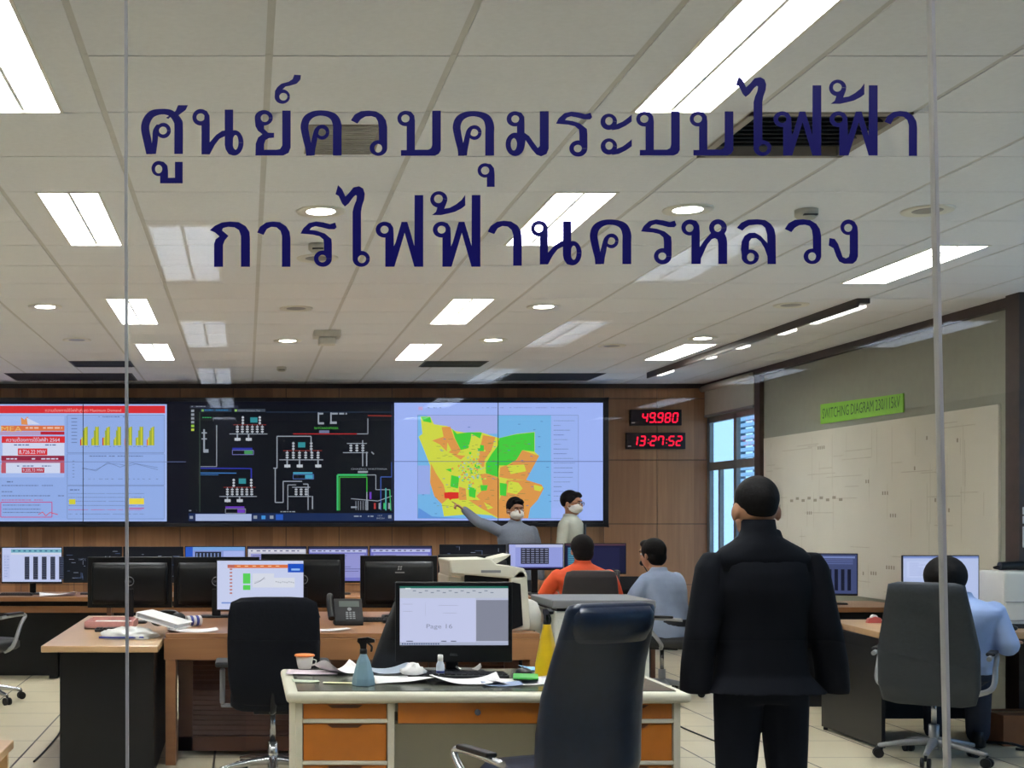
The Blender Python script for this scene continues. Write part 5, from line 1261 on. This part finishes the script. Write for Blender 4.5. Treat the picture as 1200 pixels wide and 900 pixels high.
v = MB(); v.lathe([(0, .059), (.048, .059), (.05, .063), (.046, .068), (0, .068)], mat=M('orange_lid', (226, 128, 60), .5)); v.build('lid', None, t)
v = MB(); v.tube([(.038, 0, .045), (.055, 0, .038), (.05, 0, .02), (.034, 0, .014)], .003, m_wht, 8); v.build('handle', None, t)
def dsheet(px, py, sx, sy, rz, amp, seed, label, mat=None, dz=0):
    g = GD(px, py); return sheet('paper_sheet', label, 'paper', (g[0], g[1], FZ + .001 + dz), R(rz), sx, sy, amp, mat or m_paper, seed=seed)
m_pink = M('pinkish_paper', (216, 200, 206), .8); m_green = M('greenish_paper', (190, 200, 176), .8)
dsheet(366, 789, .24, .18, -6, .012, 2, 'pinkish sheet under the orange-lidded cup', m_pink)
dsheet(398, 789, .2, .18, 24, .05, 4, 'curled white sheet between cup and blue spray bottle')
dsheet(358, 799, .12, .08, 4, .006, 14, 'small pale green slip in front of the cup', m_green)
dsheet(396, 801, .13, .05, -8, .005, 15, 'narrow yellowish slip beside the blue spray bottle', M('yellow_paper', (206, 204, 160), .8))
dsheet(470, 798, .26, .22, 3, .03, 6, 'crumpled open newspaper page left of the small white bottle')
dsheet(545, 800, .30, .2, -3, .03, 7, 'open white magazine spread in the middle of the cream desk')
dsheet(612, 800, .30, .2, 5, .02, 9, 'open magazine under the green phone', None)
dsheet(588, 803, .17, .12, -4, .012, 10, 'bluish folded leaflet under the magazine edge', M('bluish_paper', (130, 146, 176), .7))
dsheet(452, 787, .22, .2, 10, .03, 11, 'bluish notebook pages behind the blue spray bottle', M('bluish_paper2', (176, 188, 204), .7))
dsheet(636, 784, .2, .14, 6, .01, 12, 'light blue sheet behind the yellow bottle', M('lightblue_paper', (130, 180, 214), .7))
dsheet(548, 787, .12, .08, 0, .03, 16, 'small white receipt behind the monitor base')
g = GD(484, 796); t = thing('crumpled_tissue', 'crumpled white tissue on the newspaper left of small bottle', 'tissue', (g[0], g[1], FZ + .02))
r_ = random.Random(4); v = MB(); v.ell((0, 0, .02), (.055, .035, .026), m_paper, 14); v.v = [(x * (1 + r_.uniform(-.22, .22)), y * (1 + r_.uniform(-.22, .22)), max(0, z * (1 + r_.uniform(-.3, .3)))) for x, y, z in v.v]; v.build('tissue', None, t)
g = GD(616, 799.5); t = thing('mobile_phone', 'bright green mobile phone lying on the open magazine', 'mobile phone', (g[0], g[1], FZ + .022), R(-12))
v = MB(); v.b2(-.055, .055, -.08, .08, 0, .009, M('phone_green', (66, 172, 70), .4)); v.build('case', None, t, .003)
v = MB(); v.b2(-.053, .053, -.078, .078, -.003, 0, m_blk); v.build('rim', None, t)
g = GD(538, 794); t = thing('keyboard', 'black keyboard below the big monitor on cream desk', 'keyboard', g)
v = MB(); v.b2(-.24, .22, -.06, .06, 0, .018, m_blk2); v.build('body', None, t, .004)
v = MB()
for i in range(17):
    for j in range(5): v.b2(-.23 + i * .0262, -.208 + i * .0262, -.055 + j * .022, -.037 + j * .022, .018, .024, m_blk)
v.build('keys', m_blk, t)
g = GD(614, 792); t = thing('mouse', 'black mouse between the keyboard and the yellow bottle', 'mouse', g)
v = MB(); v.ell((0, 0, .016), (.04, .055, .022), m_blk); v.build('shell', None, t); v = MB(); v.cyl((-.004, .03, .036), (.004, .03, .036), .006, mat=m_gry); v.build('wheel', None, t)
t = thing('black_bag', 'black bag standing behind the big monitor on the cream desk', 'bag', (X_(462, 6.36), 6.37, FZ + .001))
v = MB(); v.loft([(-.02, 0, 0, .10, .035), (0, 0, .1, .085, .035), (.03, 0, .25, .06, .03), (.05, 0, .37, .03, .02)], M('bag_black', (24, 23, 24), .6, bump=.4), e=3); v.build('body', None, t)
v = MB(); v.tube([(.0, -.02, .33), (.05, -.03, .40), (.09, -.02, .33)], .006, m_blk); v.build('strap', None, t)
# right desk things
t = thing('white_printer', 'white box-shaped printer standing on the desk at the right edge', 'printer', (5.14, 8.72, .758))
v = MB(); v.b2(-.20, .25, -.16, .14, 0, .37, m_wht); v.build('body', None, t, .015)
v = MB(); v.b2(-.19, .24, -.164, -.158, .17, .174, m_gry); v.b2(-.19, .24, -.164, -.158, .05, .054, m_gry); v.build('seam', None, t)
v = MB(); v.b2(-.17, .22, -.17, -.16, .0, .03, m_blk); v.build('paper_slot', None, t)
t = thing('barcode_scanner', 'black handheld device lying on top of the white printer', 'scanner', (5.12, 8.72, .758 + .37))
v = MB(); v.tube([(-.12, 0, .03), (0, 0, .035), (.12, 0, .03)], [.028, .022, .03], m_blk); v.build('body', None, t)
v = MB(); v.tube([(-.12, 0, .03), (-.14, .03, .02), (-.08, .06, .01), (.05, .08, .008)], .006, m_blk); v.build('cord', None, t)
t = thing('tape_dispenser', 'small red tape dispenser on the wood desk left of high-backed chair', 'tape dispenser', (X_(1024, 9.0), 9.0, .758))
v = MB(); v.prism([(-.05, 0), (.05, 0), (.04, .035), (.0, .045), (-.04, .03)], 'Y', -.02, .02, M('red_plastic', (196, 90, 84), .4)); v.build('body', None, t, .004)
v = MB(); v.cyl((0, -.015, .035), (0, .015, .035), .022, mat=m_paper); v.build('roll', None, t)
t = thing('mouse', 'black mouse on the desk in front of the white printer', 'mouse', (4.9, 8.42, .758))
v = MB(); v.ell((0, 0, .015), (.045, .035, .02), m_blk); v.build('shell', None, t); v = MB(); v.cyl((-.004, .02, .034), (.004, .02, .034), .005, mat=m_gry); v.build('wheel', None, t)
def cable(label, pts, r=.006): tag(MB().tube(pts, r, m_blk, 6).build('floor_cable'), label, 'cable')
cable('thin dark cable on the floor beside the black left desk', [(X_(38, 7.9), 7.95, .006), (X_(52, 8.3), 8.3, .006), (X_(68, 8.9), 8.9, .006), (X_(72, 9.3), 9.3, .006)])
cable('dark cable on the floor right of the cream desk', [(X_(772, 9.9), 9.9, .006), (X_(790, 9.4), 9.3, .006), (X_(822, 8.9), 8.8, .006), (X_(860, 8.4), 8.3, .006)])
cable('tangled black cables on the floor under the right desk', [(4.75, 8.6, .01), (4.9, 8.45, .03), (5.0, 8.42, .01), (5.15, 8.36, .03), (5.05, 8.3, .01), (4.9, 8.36, .01), (5.2, 8.28, .01)], .009)
# ------------------------------------------------------------------ chairs
m_leather = M('navy_leather', (20, 34, 56), 0.32, var=0.15, scale=30, bump=.15, spec=.5)
m_fab = M('black_fabric', (9, 12, 20), 0.85, var=0.2, scale=60, bump=.2, spec=.2)
m_grf = M('charcoal_fabric', (42, 48, 54), 0.7, var=0.12, scale=50, bump=.15)
m_brnf = M('dark_brown_leather', (44, 36, 36), 0.5, var=0.12)
def star_base(t, mat, r=.31, a0=0.3, zc=.40, casters=True):
    v = MB(); v.cyl((0, 0, .07), (0, 0, .22), .03, mat=mat); v.cyl((0, 0, .22), (0, 0, zc), .016, mat=m_chrome if mat is not m_blk else m_blk); v.build('gas_lift', None, t)
    for k in range(5):
        a = a0 + 2 * PI * k / 5; c, s_ = math.cos(a), math.sin(a)
        v = MB(); v.tube([(.02 * c, .02 * s_, .115), (.14 * c, .14 * s_, .105), (r * c, r * s_, .075)], [.03, .025, .014], mat, 10); lg = v.build('leg', None, t)
        w_ = MB(); px, py = -s_, c
        for q in (-.018, .018): w_.cyl((r * c + px * (q - .009), r * s_ + py * (q - .009), .03), (r * c + px * (q + .009), r * s_ + py * (q + .009), .03), .03, mat=m_blk, n=14)
        w_.cyl((r * c, r * s_, .04), (r * c, r * s_, .075), .009, mat=m_blk, n=8); w_.build('caster', None, lg)
def slab(v, secs, mat, n=28, e=3.2, T=None):
    """upright cushion: secs (x, y, z, half width, half depth)"""
    return v.loft(secs, mat, n, e, T)
def chair(label, loc, rz, back, cushion, base_mat, seat_z=.46, seat=(.24, .24, .045), arms='loop', armm=None, seat_mat=None, headrest=None, group=None, arm_z=.66, arm_x=.29, arm_xr=None):
    """local frame: the sitter faces -Y, the backrest stands at +Y"""
    t = thing('office_chair', label, 'chair', loc, rz, group)
    star_base(t, base_mat, zc=seat_z - .06)
    v = MB(); v.box((0, 0, seat_z - .055), (.22, .26, .035), m_blk); v.build('mechanism', None, t, .008)
    v = MB(); sx, sy, sz = seat
    v.loft([(0, -.0, seat_z - sz, sx * .9, sy * .92), (0, 0, seat_z - sz * .6, sx, sy), (0, 0, seat_z + sz * .4, sx, sy), (0, 0, seat_z + sz * .9, sx * .92, sy * .93), (0, 0, seat_z + sz, sx * .7, sy * .7)], seat_mat or cushion, 28, 4); v.build('seat', None, t)
    v = MB(); slab(v, back, cushion); v.build('backrest', None, t)
    if headrest: v = MB(); slab(v, headrest, cushion, e=2.6); v.build('headrest', None, t)
    v = MB(); b0 = back[0]; v.tube([(0, .1, seat_z - .05), (0, b0[1] + b0[4] * .5, seat_z - .03), (0, b0[1] + b0[4] + .01, b0[2] + .1)], [.03, .02], m_blk, flat=.6); v.build('back_bracket', None, t)
    am = armm or m_blk
    arm_x0 = arm_x
    for s_ in (-1, 1):
        arm_x = arm_xr if (arm_xr and s_ < 0) else arm_x0
        v = MB()
        if arms == 'loop':
            v.tube([(s_ * .20, .0, seat_z - .05), (s_ * arm_x, -.0, seat_z), (s_ * (arm_x + .01), -.09, arm_z - .08), (s_ * (arm_x + .01), -.15, arm_z - .01), (s_ * arm_x, -.05, arm_z), (s_ * arm_x, .17, arm_z - .01)], [.017, .014], am, 10); ar = v.build('armrest', None, t)
            v = MB(); v.box((s_ * arm_x, -.01, arm_z + .012), (.05, .22, .02), m_blk); v.build('arm_pad', None, ar, .008)
        elif arms == 'post':
            v.box((s_ * arm_x, 0, (seat_z + arm_z) / 2 - .03), (.03, .06, arm_z - seat_z), am); v.box((s_ * (arm_x - .05), 0, seat_z - .04), (.12, .05, .02), am); ar = v.build('armrest', None, t, .01)
            v = MB(); v.box((s_ * arm_x, -.02, arm_z), (.08, .25, .03), m_blk2); v.build('arm_pad', None, ar, .012)
    return t
# the high-backed leather chair in the foreground: front of the backrest towards the lens
def hb(zlist): return [(0, y, z, a, b) for (y, z, a, b) in zlist]
exec_back = hb([(.15, .40, .17, .03), (.17, .44, .22, .05), (.19, .56, .235, .055), (.195, .68, .235, .05), (.215, .82, .225, .05), (.25, .94, .21, .05), (.285, 1.03, .205, .048), (.31, 1.10, .20, .045), (.322, 1.15, .195, .036), (.326, 1.166, .188, .026), (.328, 1.174, .15, .012)])
cx = X_(702, 5.05)
ec = chair('high-backed dark navy leather chair in the foreground', (1.225, 5.16, 0), R(203), exec_back, m_leather, m_chrome, seat_z=.47, seat=(.26, .25, .05), headrest=hb([(.29, 1.01, .15, .02), (.305, 1.03, .172, .035), (.325, 1.08, .182, .042), (.34, 1.13, .180, .038), (.338, 1.160, .165, .024)]), arms='loop', armm=m_chrome, arm_z=.585, arm_x=.37, arm_xr=.25)
# black fabric chair at the console desk
fb_ = hb([(.22, .45, .14, .02), (.225, .47, .225, .035), (.235, .60, .25, .04), (.245, .80, .255, .04), (.25, .95, .25, .038), (.255, 1.02, .235, .032), (.255, 1.045, .18, .018), (.255, 1.05, .1, .008)])
chair('black fabric office chair with chrome base facing the console desk', (X_(320, 7.38), 7.44, 0), PI, fb_, m_fab, m_chrome, arms='post', armm=m_gry, arm_x=.285, arm_z=.66)
# far left chair, mostly cut by the frame
lb = hb([(.22, .5, .14, .02), (.225, .53, .22, .035), (.24, .75, .24, .04), (.28, .98, .22, .035), (.29, 1.04, .15, .02)])
chair('dark chair with silver arms cut off by the left edge', (-2.10, 10.55, 0), R(155), lb, m_blk2, m_chrome, arms='loop', armm=m_silver, arm_z=.70, arm_x=.28)
# chair of the person in orange
ob = hb([(.22, .5, .18, .02), (.225, .52, .24, .04), (.24, .75, .245, .045), (.27, .98, .215, .045), (.275, 1.03, .20, .03), (.275, 1.045, .15, .01)])
chair('brown-black leather chair of the orange-shirted person', (X_(686, 10.9), 11.0, 0), PI, ob, m_brnf, m_blk, arms='loop', arm_z=.66)
# chair of the man in the pale blue shirt
chair('dark chair with silver arms under the blue-shirted man', (X_(778, 10.85), 10.9, 0), R(250), hb([(.23, .5, .14, .02), (.235, .52, .2, .03), (.24, .66, .21, .035), (.25, .78, .19, .03), (.25, .80, .12, .01)]), m_blk2, m_silver, arms='loop', armm=m_silver, arm_z=.66)
# right high-backed chair
rb = hb([(.21, .36, .18, .02), (.225, .38, .25, .04), (.23, .48, .275, .045), (.245, .70, .275, .048), (.28, .92, .235, .045), (.31, 1.03, .215, .04), (.32, 1.085, .205, .03), (.32, 1.10, .15, .012)])
chair('high-backed charcoal chair with aluminium arms at right', (4.20, 8.02, 0), R(145), rb, m_grf, m_silver, arms='loop', armm=m_silver, arm_z=.66, arm_x=.31)

# ------------------------------------------------------------------ people
m_skin = M('skin', (176, 128, 100), 0.5, var=0.04)
m_hair = M('black_hair', (15, 12, 12), 0.75, var=0.3, scale=60, bump=.3, spec=.2)
m_mask = M('face_mask', (226, 226, 222), 0.8, var=0.02)
def V(*a): return Vector(a)
def limb(v, pts, rs, mat, T=None):
    v.tube([tuple(p) for p in pts], rs, mat, 12, T=T, smooth_pts=False)
    for p, r in ((pts[0], rs[0]), (pts[-1], rs[-1])): v.ell(tuple(p), (r, r, r), mat, 12, T=T)
def arm_pts(a, b, c, k=5):
    """shoulder, elbow, wrist -> points with a rounded elbow"""
    a, b, c = V(*a), V(*b), V(*c); return [a, a.lerp(b, .5), a.lerp(b, .92), b.lerp(c, .08), b.lerp(c, .5), c]
def hand(v, w_, d, up, mat, point=False, s=1.0, side=1):
    """w_ wrist, d direction of the fingers, up = back of the hand, thumb to +side"""
    w_ = V(*w_); d = V(*d).normalized(); up = V(*up); up = (up - d * up.dot(d)).normalized(); r = d.cross(up) * side
    pc = w_ + d * .05 * s
    for k in (-1.5, -.5, .5, 1.5): limb(v, [w_ + r * k * .010 * s, w_ + d * .085 * s + r * k * .019 * s], [.014 * s, .012 * s], mat)
    for i, (k, L) in enumerate(((1.5, .068), (.5, .078), (-.5, .072), (-1.5, .056))):
        b = w_ + d * .088 * s + r * k * .019 * s; L *= s
        if point and i: a = 1.25
        elif point: a = 0.02
        else: a = .35
        p = b; dd = d; pts = [p]
        for q in range(3):
            an = a * (q + 1) if not point or i == 0 else a * (q + .6)
            dd = d * math.cos(an) - up * math.sin(an); p = p + dd * L * (.42, .32, .26)[q]; pts.append(p)
        limb(v, pts, [.0095 * s, .009 * s, .0085 * s, .0075 * s], mat)
    b = w_ + d * .03 * s + r * .026 * s; limb(v, [b, b + d * .03 * s + r * .022 * s, b + d * .058 * s + r * .022 * s - up * .008], [.013 * s, .011 * s, .009 * s], mat)
def head(root, c, yaw, pitch, s, skin, hair='short', mask=False, glasses=False, looks='-Y', tilt=0.0, hairm=None):
    """returns transform; face looks to local -Y"""
    T = Matrix.Translation(c) @ Matrix.Rotation(yaw, 4, 'Z') @ Matrix.Rotation(pitch, 4, 'X') @ Matrix.Rotation(tilt, 4, 'Y') @ Matrix.Scale(s, 4)
    return T
def head_prims(v, T, mat):
    v.ell((0, .008, .025), (.076, .094, .095), mat, 20, T=T)
    v.ell((0, -.02, -.045), (.058, .068, .070), mat, 16, T=T)
    v.ell((0, -.045, -.085), (.03, .03, .025), mat, 12, T=T)
    v.ell((0, -.098, -.018), (.012, .018, .026), mat, 10, T=T)
    v.ell((0, -.088, .035), (.045, .012, .014), mat, 10, T=T)
    for s_ in (-1, 1):
        v.ell((s_ * .081, .014, -.010), (.012, .018, .031), mat, 12, T=T)
        v.ell((s_ * .030, -.068, -.035), (.020, .018, .022), mat, 10, T=T)
def head_extras(root, body, T, hair, mask, glasses, hairm):
    hm = hairm or m_hair
    v = MB()
    if hair == 'short' or hair == 'crop':
        k = .004 if hair == 'crop' else .013
        v.ell((0, .022, .045), (.074 + k, .086 + k, .082 + k), hm, 22, T=T)
        v.ell((0, .050, .014), (.062 + k * .5, .054 + k * .7, .052), hm, 18, T=T)
        for s_ in (-1, 1): v.ell((s_ * (.064 + k * .4), .006, .03), (.012, .030, .03), hm, 10, T=T)
        if hair == 'short': v.ell((.0, -.045, .092), (.062, .05, .028), hm, 16, T=T); v.ell((.025, -.07, .078), (.038, .024, .02), hm, 12, T=T)
    elif hair == 'fuller':
        v.ell((0, .022, .036), (.094, .105, .10), hm, 22, T=T); v.ell((0, .055, -.02), (.084, .068, .075), hm, 18, T=T); v.ell((0, -.05, .085), (.066, .05, .035), hm, 14, T=T)
    elif hair == 'bob':
        v.ell((0, .02, .02), (.122, .125, .122), hm, 24, T=T); v.ell((0, .05, -.05), (.105, .09, .08), hm, 20, T=T)
    v.build('hair', hm, root, remesh=.008)
    e = MB()
    for s_ in (-1, 1):
        e.ell((s_ * .031, -.079, .002), (.014, .009, .008), M('eye_white', (220, 216, 210), .3), 10, T=T); e.ell((s_ * .031, -.0865, .002), (.0055, .004, .0055), M('eye_dark', (30, 20, 16), .3), 8, T=T)
    e.build('eyes', None, root)
    e = MB()
    for s_ in (-1, 1): e.tube([T @ V(s_ * .048, -.082, .022), T @ V(s_ * .032, -.092, .027), T @ V(s_ * .016, -.094, .022)], .004, hm, 6)
    e.build('eyebrows', None, root)
    if not mask:
        e = MB(); e.ell((0, -.087, -.055), (.022, .009, .005), M('lips', (150, 90, 80), .5), 10, T=T); e.build('lips', None, root)
    else:
        e = MB(); e.ell((0, -.036, -.042), (.068, .074, .056), m_mask, 20, T=T)
        mk = e.build('face_mask', m_mask, root)
        e = MB()
        for s_ in (-1, 1):
            for z in (-.02, -.07): e.tube([T @ V(s_ * .06, -.06, z), T @ V(s_ * .084, -.01, z * .6), T @ V(s_ * .088, .014, -.012)], .0022, m_mask, 6)
        e.build('mask_loop', None, mk)
    if glasses:
        e = MB()
        for s_ in (-1, 1):
            pts = [T @ V(s_ * .034 + .024 * math.cos(a), -.104, .002 + .017 * math.sin(a)) for a in [2 * PI * k / 14 for k in range(15)]]
            e.tube(pts, .0028, m_blk, 6, smooth_pts=False); e.tube([T @ V(s_ * .057, -.102, .006), T @ V(s_ * .086, -.05, .006), T @ V(s_ * .088, .01, .0)], .0025, m_blk, 6, smooth_pts=False)
        e.tube([T @ V(-.01, -.106, .006), T @ V(.01, -.106, .006)], .0025, m_blk, 6); e.build('glasses', None, root)
def person(label, loc, rz, J, shirt, trouser, hair='short', mask=False, glasses=False, head_s=1.0, hyaw=0, hpitch=0, htilt=0, long_sleeve=True, torso=None, collar=True, hairm=None, shoes=None, hands=True, pointR=False, girth=1.0, skin=None):
    """J: joints in local metres, figure faces -Y. hip, chest, neck, head, sh(+-), el, wr, kn, an"""
    t = thing('person', label, 'person', loc, rz); skin = skin or m_skin
    g = girth
    T = head(t, J['head'], hyaw, hpitch, head_s, skin, tilt=htilt)
    hip, neck = V(*J['hip']), V(*J['neck']); shc = (V(*J['shL']) + V(*J['shR'])) / 2; shw = abs(J['shL'][0] - J['shR'][0]) / 2
    b = MB(); head_prims(b, T, skin)
    hd = V(*J['head']); limb(b, [neck - V(0, 0, .04), hd + V(0, .02, -.05)], [.054, .050], skin)
    def torso_rings(v, k, mat, low=0.0, hemw=None, top=True):
        R_ = []
        def at(tt): return hip.lerp(shc, tt)
        prof = [(-.05 - low, .168, .115), (.0, .17, .118), (.25, .158, .108), (.5, .160, .108), (.75, .178, .118), (.90, shw * 1.02, .112), (1.0, shw * 1.02, .098), (1.07, shw * .80, .082)]
        for (tt, a_, b_) in prof:
            p = at(tt); R_.append((p.x, p.y, p.z, a_ * g + k, b_ * g + k))
        if top: R_.append((neck.x, neck.y, neck.z + .0, .062 + k, .062 + k)); 
        if hemw: R_[0] = (R_[0][0], R_[0][1], R_[0][2], hemw[0], hemw[1])
        v.loft(R_, mat, 28, 2.4)
    torso_rings(b, -.014, skin)
    for s_ in 'LR':
        a = arm_pts(J['sh' + s_], J['el' + s_], J['wr' + s_]); a[0] = a[0] - V(0, 0, .03); limb(b, a, [.034, .044, .038, .038, .034, .026], skin)
        limb(b, [V(*J['hp' + s_]), V(*J['hp' + s_]).lerp(V(*J['kn' + s_]), .9), V(*J['kn' + s_]), V(*J['kn' + s_]).lerp(V(*J['an' + s_]), .35), V(*J['an' + s_])], [.078, .056, .052, .05, .036], skin)
        if hands:
            d = (V(*J['wr' + s_]) - V(*J['el' + s_])).normalized(); d = V(*J['hd' + s_]) if 'hd' + s_ in J else d
            hand(b, J['wr' + s_], d, J.get('up' + s_, (0, 0, 1)), skin, point=(pointR and s_ == 'R'), side=-1 if s_ == 'L' else 1)
    b.build('body', skin, t, remesh=.0075)
    sh = MB()
    torso_rings(sh, .010, shirt, low=.12 if torso is None else torso.get('low', .12), hemw=None if torso is None else torso.get('hem'))
    for s_ in 'LR':
        a = arm_pts(J['sh' + s_], J['el' + s_], J['wr' + s_])
        a[0] = a[0] - V(0, 0, .022)
        if long_sleeve: limb(sh, a, [.058 * g, .060 * g, .056 * g, .054 * g, .050, .040], shirt)
        else: limb(sh, a[:3], [.060 * g, .066, .070], shirt)
    if collar: sh.loft([(neck.x, neck.y, neck.z - .01, .078, .078), (neck.x, neck.y + .006, neck.z + .032, .064, .066)], shirt, 20, 2)
    sh.build('shirt' if torso is None else torso.get('name', 'shirt'), shirt, t, remesh=.009)
    tr_ = MB()
    tr_.loft([(hip.x, hip.y, hip.z - .10, .165 * g, .115 * g), (hip.x, hip.y, hip.z - .02, .175 * g, .125 * g), (hip.x, hip.y, hip.z + .08, .163 * g, .113 * g)], trouser, 24, 2.3)
    for s_ in 'LR':
        h_, k_, a_ = V(*J['hp' + s_]), V(*J['kn' + s_]), V(*J['an' + s_])
        limb(tr_, [h_, h_.lerp(k_, .5), h_.lerp(k_, .93), k_.lerp(a_, .07), k_.lerp(a_, .5), a_], [.098 * g, .086 * g, .072 * g, .070 * g, .064 * g, .056 * g], trouser)
    tr_.build('trousers', trouser, t, remesh=.010)
    for s_ in 'LR':
        a_ = V(*J['an' + s_]); sm = MB(); z0 = a_.z - .085
        sm.loft([(a_.x, a_.y - .05, z0, .046, .135), (a_.x, a_.y - .05, z0 + .03, .046, .13), (a_.x, a_.y - .02, z0 + .06, .042, .10), (a_.x, a_.y + .02, z0 + .10, .042, .055)], shoes or m_blk, 20, 2.6); sm.build('shoe', None, t)
    head_extras(t, None, T, hair, mask, glasses, hairm)
    return t, T
def stand(H=1.7, **k):
    s = H / 1.7
    J = dict(hip=(0, 0, .93 * s), neck=(0, .005, 1.45 * s), head=(0, -.01, 1.58 * s), shL=(.175, 0, 1.385 * s), shR=(-.175, 0, 1.385 * s), elL=(.24, .03, 1.12 * s), elR=(-.24, .03, 1.12 * s),
             wrL=(.25, -.05, .88 * s), wrR=(-.25, -.05, .88 * s), hpL=(.088, 0, .88 * s), hpR=(-.088, 0, .88 * s), knL=(.10, -.01, .48 * s), knR=(-.10, -.01, .48 * s), anL=(.105, .02, .09), anR=(-.105, .02, .09))
    J.update(k); return J
def sit(**k):
    J = dict(hip=(0, 0, .58), neck=(0, .0, 1.10), head=(0, -.02, 1.22), shL=(.175, 0, 1.035), shR=(-.175, 0, 1.035), elL=(.24, -.10, .80), elR=(-.24, -.10, .80),
             wrL=(.16, -.36, .80), wrR=(-.16, -.36, .80), hpL=(.09, -.02, .55), hpR=(-.09, -.02, .55), knL=(.12, -.42, .52), knR=(-.12, -.42, .52), anL=(.12, -.40, .10), anR=(-.12, -.40, .10))
    J.update(k); return J
# 1 the man in the dark suit, back to the lens
m_suit = M('dark_suit', (8, 11, 19), 0.85, var=0.05, spec=.2)
m_suit2 = M('dark_suit_trousers', (9, 14, 24), 0.85, var=0.05, spec=.2)
YS = 4.88
J = stand(1.66, shL=(.165, 0, 1.325), shR=(-.165, 0, 1.325), elL=(.222, .03, 1.07), elR=(-.222, .03, 1.07), wrL=(.12, -.13, 1.0), wrR=(-.12, -.13, 1.0), hdL=(-.2, -.1, -1), hdR=(.2, -.1, -1), neck=(0, .0, 1.415), head=(.02, -.01, 1.515),
          hpL=(.082, 0, .86), hpR=(-.082, 0, .86), knL=(.098, 0, .47), knR=(-.098, 0, .47))
suit, Ts = person('man in a dark suit standing with his back to the glass', (X_(892, YS), YS, 0), PI, J, m_suit, m_suit2, hair='crop', torso={'name': 'suit_jacket', 'low': .10, 'hem': (.235, .16)}, girth=.95, head_s=1.0, hands=True)
v = MB(); v.loft([(0, .012, 1.29, .188, .092), (0.002, .012, 1.345, .182, .09), (0.004, .012, 1.375, .150, .086), (0.008, .014, 1.398, .108, .082), (.013, .014, 1.42, .074, .074), (.016, .016, 1.445, .062, .068), (.018, .018, 1.482, .058, .066)], m_suit, 22, 2); v.build('jacket_collar', None, suit)
v = MB()
for s_ in (-1, 1):
    v.loft([(s_ * (.245 if s_ > 0 else .268), .0, .84, .054, .075), (s_ * (.24 if s_ > 0 else .255), .01, .95, .058, .07), (s_ * .228, .02, 1.07, .058, .068), (s_ * .206, .01, 1.22, .054, .064), (s_ * .197, .005, 1.31, .046, .06), (s_ * .180, .005, 1.36, .032, .04)], m_suit, 20, 2.2)
v.build('jacket_sleeve_fold', m_suit, suit, remesh=.012)
# 2 the pointing man
m_chk = M('grey_blue_shirt', (124, 132, 148), 0.8, var=0.12, scale=120)
YP = 13.4
J = stand(1.66, shR=(-.165, 0, 1.345), elR=(-.37, .05, 1.42), wrR=(-.50, .10, 1.545), hdR=(-.75, .15, .55), upR=(0, 0, 1))
J['shR'] = (-.165, 0, 1.35)
person('masked man in grey-blue shirt pointing at the map', (X_(604, YP), YP, 0), R(4), J, m_chk, M('trousers_dark', (34, 36, 44), .8), mask=True, hyaw=R(8), pointR=True, head_s=1.02)
# 3 the masked man with glasses and tie
m_ws = M('pale_grey_shirt', (176, 178, 166), 0.8, var=0.05)
J = stand(1.73)
p3, T3 = person('masked man with glasses, pale shirt and dark tie by the map', (X_(669, YP), YP, 0), R(58), J, m_ws, M('trousers_dark', (34, 36, 44), .8), mask=True, glasses=True, hyaw=R(-6), head_s=1.04)
v = MB(); v.prism([(-.028, 1.40), (.028, 1.40), (.020, 1.36), (.036, 1.08), (0, 1.03), (-.036, 1.08), (-.020, 1.36)], 'Y', -.152, -.138, M('dark_tie', (22, 26, 34), .6)); v.build('tie', None, p3)
# 4 orange shirt, seated, back to the lens
m_org = M('orange_shirt', (226, 84, 40), 0.75, var=0.08)
J = sit(head=(0, -.05, 1.195), neck=(0, -.02, 1.09), shL=(.215, 0, 1.0), shR=(-.215, 0, 1.0), elL=(.31, -.10, .80), elR=(-.31, -.10, .80))
person('person in an orange shirt seated with back to the lens', (X_(687, 10.95), 11.05, 0), PI, J, m_org, M('trousers_dark', (34, 36, 44), .8), hair='fuller', head_s=1.04, girth=1.1)
# 5 pale blue shirt, seated, leaning
m_lb = M('pale_blue_shirt', (146, 160, 188), 0.8, var=0.06, bump=.1)
J = sit(hip=(0, 0, .56), neck=(0, -.13, 1.03), head=(0, -.20, 1.165), shL=(.18, -.10, .975), shR=(-.18, -.10, .975), elL=(.25, -.22, .74), elR=(-.25, -.22, .74), wrL=(.14, -.44, .74), wrR=(-.14, -.44, .74))
person('man in pale blue shirt sitting and leaning towards the rear desk', (X_(784, 10.9), 10.85, 0), R(212), J, m_lb, M('trousers_dark', (34, 36, 44), .8), hair='fuller', head_s=1.04, girth=1.15)
# 6 light blue short sleeves, seated at the right desk
m_lb2 = M('light_blue_shirt', (150, 172, 214), 0.8, var=0.06, bump=.1)
J = sit(head=(.05, -.03, 1.10), neck=(-.03, -.02, .99), shL=(.19, 0, .92), shR=(-.21, 0, .92), elL=(.25, -.16, .72), elR=(-.29, .02, .69), wrL=(.12, -.36, .78), wrR=(-.31, -.22, .70))
person('person in light blue short-sleeved shirt seated at the right desk', (4.39, 8.14, 0), R(150), J, m_lb2, M('trousers_navy', (28, 34, 52), .8), hair='bob', long_sleeve=False, head_s=1.03, girth=1.25)
